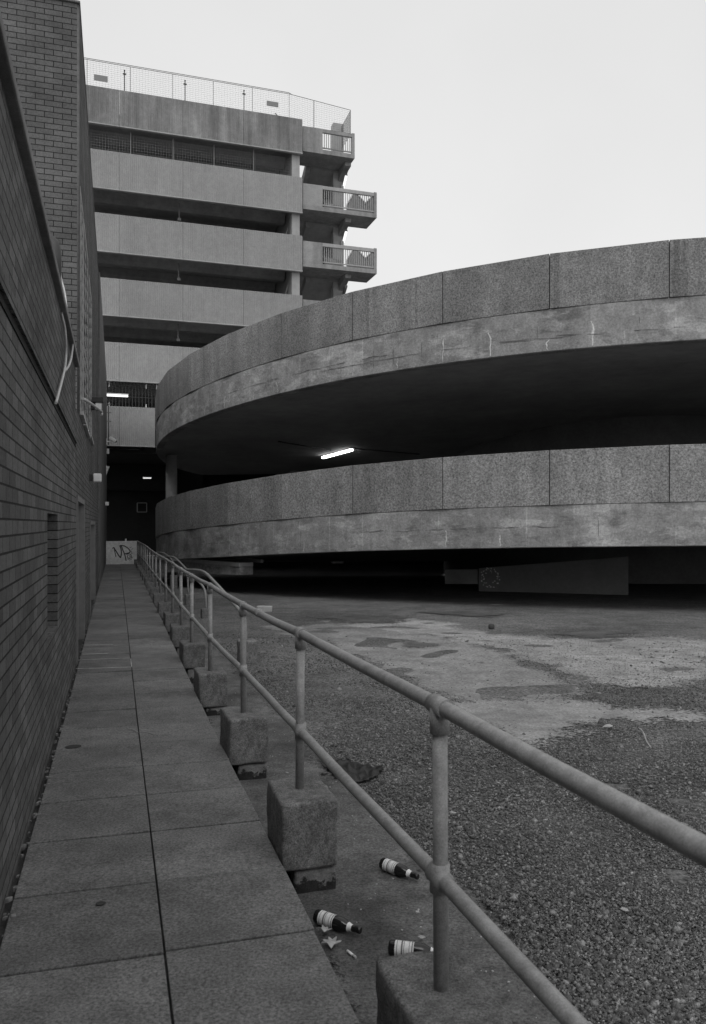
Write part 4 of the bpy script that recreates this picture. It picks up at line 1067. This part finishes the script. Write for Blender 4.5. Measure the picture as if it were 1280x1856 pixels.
# ---- bent handrails beyond the railing
hoops = [([at(338, 1033, 17.6), at(352, 1033.5, 17), at(364, 1035, 16.4), at(374, 1040, 15.9), at(386, 1052, 15.3), at(410, 1078, 14.2), at(432, 1103, 13.2), at(441, 1116, 12.9), at(444, 1132, 12.8), at(445, 1176, 12.8)], 'nearest bent handrail, sloping down behind the railing to its own block', (448, 1178, 12.8)),
         ([at(300, 1009, 24.5), at(309, 1009, 24), at(317, 1011, 23.4), at(324, 1017, 22.6), at(337, 1031, 21), at(340, 1040, 20.8), at(341.5, 1074, 20.8)], 'middle bent handrail, its top hooping over just behind the railing', (344, 1078, 20.8)),
         ([at(283, 1001.5, 30.5), at(292, 1001.5, 30), at(299, 1003.5, 29.5), at(306, 1009, 28.6), at(313, 1017, 27.6), at(314, 1024, 27.4), at(314.5, 1042, 27.4)], 'farthest bent handrail, hooping over beside the end of the path', (315, 1044, 27.4)),
         ([at(338, 1043, 15.6), at(351, 1048, 15.4), at(362, 1056, 15.2), at(369.5, 1066, 15.1), at(372.5, 1078, 15), at(373.5, 1104, 15)], 'lower bent handrail ending in an upright on a small block', (375, 1106, 15.0))]
for i, (pts, lb, (bx, by, bY)) in enumerate(hoops):
    kf = (11.8 / 12.8, 22.6 / 20.8, 30 / 27.4, 18.5 / 15)[i]; eye_ = Vector((0, 0, EYE))
    pts = [eye_ + (p_ - eye_) * kf for p_ in pts]; bY *= kf; by = (1162, 1078, 1044, 1104)[i]; pts[-1] = at(pts[-1].x / pts[-1].y * F + PX, by - .5, bY)
    t_ = thing('bent_handrail', lb, 'handrail', pts[-1], 'bent handrails beyond the railing')
    bm = bmesh.new(); tube(bm, smooth_path(pts, 6), .03 if i < 3 else .026, 12); obj('tube_rail', bm, 'rail', t_)
    b0 = at(bx, by, bY); zg = EYE + gz(b0.x, b0.y) if i != 1 else b0.z - .3
    zg = min(zg, b0.z - .18)
    bm = bmesh.new()
    rough_box(bm, Vector((b0.x, b0.y, (b0.z + zg) / 2)), QV, DV, ZV, .26, .3, b0.z - zg + .04, .02, .008, 60 + i, 4)
    tag(obj('concrete_block', bm, 'block'), 'small concrete block at the foot of the ' + ['nearest', 'middle', 'farthest', 'lower'][i] + ' bent handrail', 'concrete block', 'blocks under the bent handrails')
# pale lump lying in the yard
x_, y_ = gp(486, 1106)
bm = bmesh.new(); rough_box(bm, at(480, 1104, y_ - .3), Vector((1, 0, 0)), Vector((0, 1, 0)), ZV, .38, .25, .16, .02, .008, 77, 4)
tag(obj('concrete_lump', bm, 'colc'), 'pale block of concrete lying in the yard, touching the top rail in view', 'concrete lump')

# ================================================================== LITTER
def bottle(px_, py_, dirx, label, roll):
    X, Y = px_, py_; z = EYE + gz(X, Y) + .012
    t_ = thing('beer_bottle', label, 'bottle', (X, Y, z), 'beer bottles lying by the footpath')
    d = Vector((dirx[0], dirx[1], -.01)).normalized(); up = ZV; side = d.cross(up).normalized(); up = side.cross(d)
    rb = .0305
    prof = [(0, .022), (.003, .028), (.008, rb), (.14, rb), (.155, .0285), (.172, .021), (.188, .0155), (.225, .0125), (.228, .0145), (.24, .0145), (.243, .012)]
    def lathe(bm, pr, n=28, caps=True):
        rings = []
        for (l, r_) in pr: rings.append([bm.verts.new(Vector((X, Y, z)) + up * rb + d * (l - .12) + (side * math.cos(2 * math.pi * k / n) + up * math.sin(2 * math.pi * k / n)) * r_) for k in range(n)])
        for a, b_ in zip(rings, rings[1:]):
            for k in range(n): f = bm.faces.new((a[k], a[(k + 1) % n], b_[(k + 1) % n], b_[k])); f.smooth = True
        if caps: bm.faces.new(list(reversed(rings[0]))); bm.faces.new(rings[-1])
    bm = bmesh.new(); lathe(bm, prof); bo = obj('body', bm, 'glass', t_)
    bm = bmesh.new(); lathe(bm, [(.028, rb + .0006), (.108, rb + .0006)], caps=False); lb = obj('label', bm, 'paper', bo)
    bm = bmesh.new()
    for l0, l1 in ((.036, .0385), (.055, .0615), (.066, .0685), (.088, .0905), (.099, .1035)): lathe(bm, [(l0, rb + .0011), (l1, rb + .0011)], caps=False)
    obj('label_print', bm, 'print', lb)
    bm = bmesh.new(); lathe(bm, [(.178, .0199), (.184, .0176), (.190, .0160), (.200, .0152)], caps=False); obj('neck_label', bm, 'paper', bo)
    return t_
x1, y1 = gp(724, 1592); x2, y2 = gp(612, 1690); x3, y3 = gp(756, 1744)
bottle(x1, y1, (.74, -.67), 'brown beer bottle with pale label lying on concrete near the gravel edge', 0)
bottle(x2, y2, (.84, -.54), 'brown beer bottle lying against the path edge beside a pale leaf', 1)
bottle(x3, y3, (.97, -.2), 'beer bottle half hidden behind the nearest concrete block', 2)
def flat_shape(name, pts, c, zoff, m, label, cat, curl=.01, group=None):
    bm = bmesh.new(); z = EYE + gz(*c) + zoff
    up_ = [bm.verts.new((c[0] + a, c[1] + b_, z + curl * noise.noise(Vector((a * 40, b_ * 40, 1))) + curl)) for a, b_ in pts]
    bm.faces.new(up_)
    r = bmesh.ops.extrude_face_region(bm, geom=list(bm.faces)); bmesh.ops.translate(bm, verts=[v for v in r['geom'] if isinstance(v, bmesh.types.BMVert)], vec=(0, 0, .003))
    return tag(obj(name, bm, m), label, cat, group)
lf = []
for k in range(5):
    an = math.radians(20 + k * 42)
    lf += [(.04 * math.cos(an - .1) * (1.2 if k == 2 else 1), .04 * math.sin(an - .1)), (.046 * math.cos(an) * (1.2 if k == 2 else 1), .046 * math.sin(an) * (1.2 if k == 2 else 1)), (.037 * math.cos(an + .16), .037 * math.sin(an + .16)), (.024 * math.cos(an + .36), .024 * math.sin(an + .36))]
lf += [(-.02, -.012), (0, -.05), (.012, -.01)]
flat_shape('leaf', lf, gp(601, 1722), .02, 'leaf', 'pale lobed dry leaf lying beside the path edge near a bottle', 'leaf', .012)
flat_shape('leaf', [(a * .8, b_ * .6) for a, b_ in lf], gp(588, 1700), .02, 'leaf', 'crumpled pale leaf tucked under the bottle at the path edge', 'leaf', .02)
x_, y_ = gp(637, 1737); z_ = EYE + gz(x_, y_) + .018
cg = thing('cigarette_end', 'white cigarette end lying on the dark concrete by the leaf', 'cigarette', (x_, y_, z_))
d_ = Vector((.55, -.8, 0)).normalized()
bm = bmesh.new(); tube(bm, [Vector((x_, y_, z_)) - d_ * .03, Vector((x_, y_, z_)) + d_ * .012], .0055, 10); obj('paper_tube', bm, 'whiteplastic', cg)
bm = bmesh.new(); tube(bm, [Vector((x_, y_, z_)) + d_ * .0125, Vector((x_, y_, z_)) + d_ * .034], .0056, 10); obj('filter', bm, 'leaf', cg)
# black plastic sheet crumpled on the gravel
bm = bmesh.new(); out_ = [gp(*q) for q in ((575, 1386), (600, 1384), (640, 1385), (690, 1393), (698, 1402), (672, 1420), (640, 1424), (605, 1408))]
xs_ = [q[0] for q in out_]; ys_ = [q[1] for q in out_]
nx_, ny_ = 46, 40; gv = {}
for i in range(nx_ + 1):
    for j in range(ny_ + 1):
        x = min(xs_) + (max(xs_) - min(xs_)) * i / nx_; y = min(ys_) + (max(ys_) - min(ys_)) * j / ny_
        if in_poly(np.array([x + .03 * noise.noise(Vector((x * 9, y * 9, 0)))]), np.array([y + .05 * noise.noise(Vector((x * 9, y * 9, 7)))]), out_)[0]:
            gv[i, j] = bm.verts.new((x, y, EYE + gz(x, y) + .02 + .035 * abs(noise.noise(Vector((x * 9, y * 4, 2)))) + .022 * noise.noise(Vector((x * 22, y * 9, 3)))))
for (i, j) in list(gv):
    if all(k in gv for k in ((i + 1, j), (i, j + 1), (i + 1, j + 1))):
        f = bm.faces.new((gv[i, j], gv[i + 1, j], gv[i + 1, j + 1], gv[i, j + 1])); f.smooth = True
bmesh.ops.delete(bm, geom=[v for v in bm.verts if not v.link_faces], context='VERTS')
ps = obj('plastic_sheet', bm, 'plastic', fixn=False); md = ps.modifiers.new('solid', 'SOLIDIFY'); md.thickness = .004
tag(ps, 'crumpled black plastic sheet lying on the gravel behind the railing', 'plastic sheet')
# scraps of paper over the yard
scr = [(820, 1483, 'torn white scrap on the gravel right of the nearest post', .03), (1132, 1662, 'white paper scrap on the gravel low at the right', .03), (1100, 1326, 'pale crumpled scrap on the pale patch at the right', .06),
       (903, 1428, 'tiny white fleck on the gravel between the rails', .02), (912, 1264, 'pale scrap on the smooth concrete patch above the top rail', .03), (765, 1712, 'small pale chip on the dark concrete near the bottles', .02),
       (520, 1405, 'white fleck on the concrete beside the third block', .016), (760, 1390, 'small white scrap on the gravel left of the nearest post', .018), (1085, 1260, 'pale twig shaped scrap at the right edge of the smooth patch', .04),
       (600, 1352, 'white fleck on gravel beyond the mid rail', .016), (900, 1098, 'thin pale stick lying in the shade of the ramp', .25)]
for k, (x, y, lb, sz) in enumerate(scr):
    r_ = random.Random(k); pts = []
    for q in range(7):
        an = q / 7 * 2 * math.pi; rr_ = sz * r_.uniform(.5, 1); pts.append((rr_ * math.cos(an), rr_ * .7 * math.sin(an) if sz < .2 else .02 * math.sin(an)))
    flat_shape('litter_scrap', pts, gp(x, y), .02, 'leaf', lb, 'litter', sz * .3 if sz < .2 else .01, 'scraps of litter in the yard')
# dark round spot of old gum, drain cover
c_ = gp(891, 1139)
bm = bmesh.new(); rough_box(bm, Vector((c_[0], c_[1], EYE + gz(*c_) + .05)), Vector((1, 0, 0)), Vector((0, 1, 0)), ZV, .12, .12, .12, .045, .006, 5, 2)
tag(obj('ball', bm, 'darksteel'), 'small dark ball lying at the edge of the shade under the ramp', 'ball')
def on_path(x, y):
    Y = 6.0
    for _ in range(40): Y = -path_z(Y) * F / (y - PY)
    return ((x - PX) / F * Y, Y, path_z(Y))
for k, (x, y, rx, lb) in enumerate(((133, 1354, .06, 'dark oval stain on the paving near the left wall'), (183, 1639, .022, 'small dark gum spot on the nearest left paving slab'))):
    X, Y, z = on_path(x, y); bm = bmesh.new()
    pts = [Vector((X, Y, EYE + z + .004)) + QV * rx * (1 + .15 * noise.noise(Vector((q, k, 2)))) * math.cos(q / 16 * 6.283) + DV * rx * .8 * (1 + .15 * noise.noise(Vector((q, k, 5)))) * math.sin(q / 16 * 6.283) for q in range(16)]
    lo = [bm.verts.new(p_) for p_ in pts]; hi = [bm.verts.new(p_ + ZV * .0015) for p_ in pts]; bm.faces.new(hi); bm.faces.new(lo)
    for q in range(16): bm.faces.new((lo[q], lo[(q + 1) % 16], hi[(q + 1) % 16], hi[q]))
    tag(obj('gum_spot', bm, 'gum'), lb, 'gum spot')
# chips and grit scattered on the concrete strip
bm = bmesh.new(); r_ = random.Random(21)
for k in range(200):
    Y = 2.6 + 7 * r_.random() ** 1.5; L = .95 + .85 * r_.random() ** .7; X = L - math.tan(TH) * Y; sz = r_.uniform(.002, .006) * (1.9 if r_.random() > .95 else 1)
    a_ = r_.uniform(0, 3.14)
    obox(bm, Vector((X, Y, EYE + gz(X, Y) + .012 + sz * .3)), Vector((math.cos(a_), math.sin(a_), 0)), Vector((-math.sin(a_), math.cos(a_), 0)), ZV, sz * 1.5, sz, sz * .7)
tag(obj('grit', bm, 'colc', origin=(0, 4, EYE - 1.9)), 'pale chips and grit scattered on the dark concrete beside the path', 'grit', kind='stuff')
# old mortar in a few joints and scratches on the paving
def pp3(x, y): X, Y, z = on_path(x, y); return Vector((X, Y, EYE + z + .006))
for pts, wd in (([(138, 1212.5), (175, 1212), (212, 1210.5), (238, 1210)], .02), ([(150, 1186.5), (172, 1186), (196, 1185)], .02), ([(152, 1170), (178, 1169.5), (205, 1169)], .018), ([(149, 1196.5), (190, 1195), (236, 1193.5)], .012), ([(237, 1195), (238, 1203), (239, 1210)], .014)):
    bm = bmesh.new(); q_ = smooth_path([pp3(*p_) for p_ in pts], 8); ribbon(bm, q_, [wd * (.3 + 1.3 * abs(noise.noise(v_ * 7))) for v_ in q_], ZV, 0); obj('mortar_line', bm, 'streakc', path)
for pts in ([(232, 1321), (242, 1323), (252, 1329)], [(252, 1327), (266, 1328), (280, 1332)], [(236, 1331), (246, 1332)]):
    bm = bmesh.new(); ribbon(bm, [pp3(*p_) for p_ in pts], .007, ZV, 0); obj('scratch_mark', bm, 'deckc', path)
# dry twig at the right edge of the yard
tw = [gp(1158, 1328), gp(1166, 1340), gp(1172, 1352), gp(1180, 1368)]
bm = bmesh.new(); tube(bm, smooth_path([Vector((a_, b_, EYE + gz(a_, b_) + .03 + .02 * (k_ % 2))) for k_, (a_, b_) in enumerate(tw)], 5), .006, 6)
tag(obj('twig', bm, 'leaf'), 'pale dry twig standing out against the dark gravel at the right', 'twig')
# crumbs of mortar along the foot of the wall
bm = bmesh.new(); r_ = random.Random(12)
for k in range(260):
    s_ = r_.uniform(3.5, 20); Y = A(s_, T0, 0).y; sz = r_.uniform(.006, .02)
    c = A(s_, T0 + r_.uniform(.004, .06) ** 1.0, path_z(Y) + sz * .3 - .012)
    obox(bm, c, (DV + QV * r_.uniform(-1, 1)).normalized(), QV, ZV, sz * 1.4, sz, sz)
tag(obj('mortar_crumbs', bm, 'patch', origin=A(6, T0, -1.75)), 'crumbs of mortar and dirt along the foot of the left wall', 'rubble', kind='stuff')
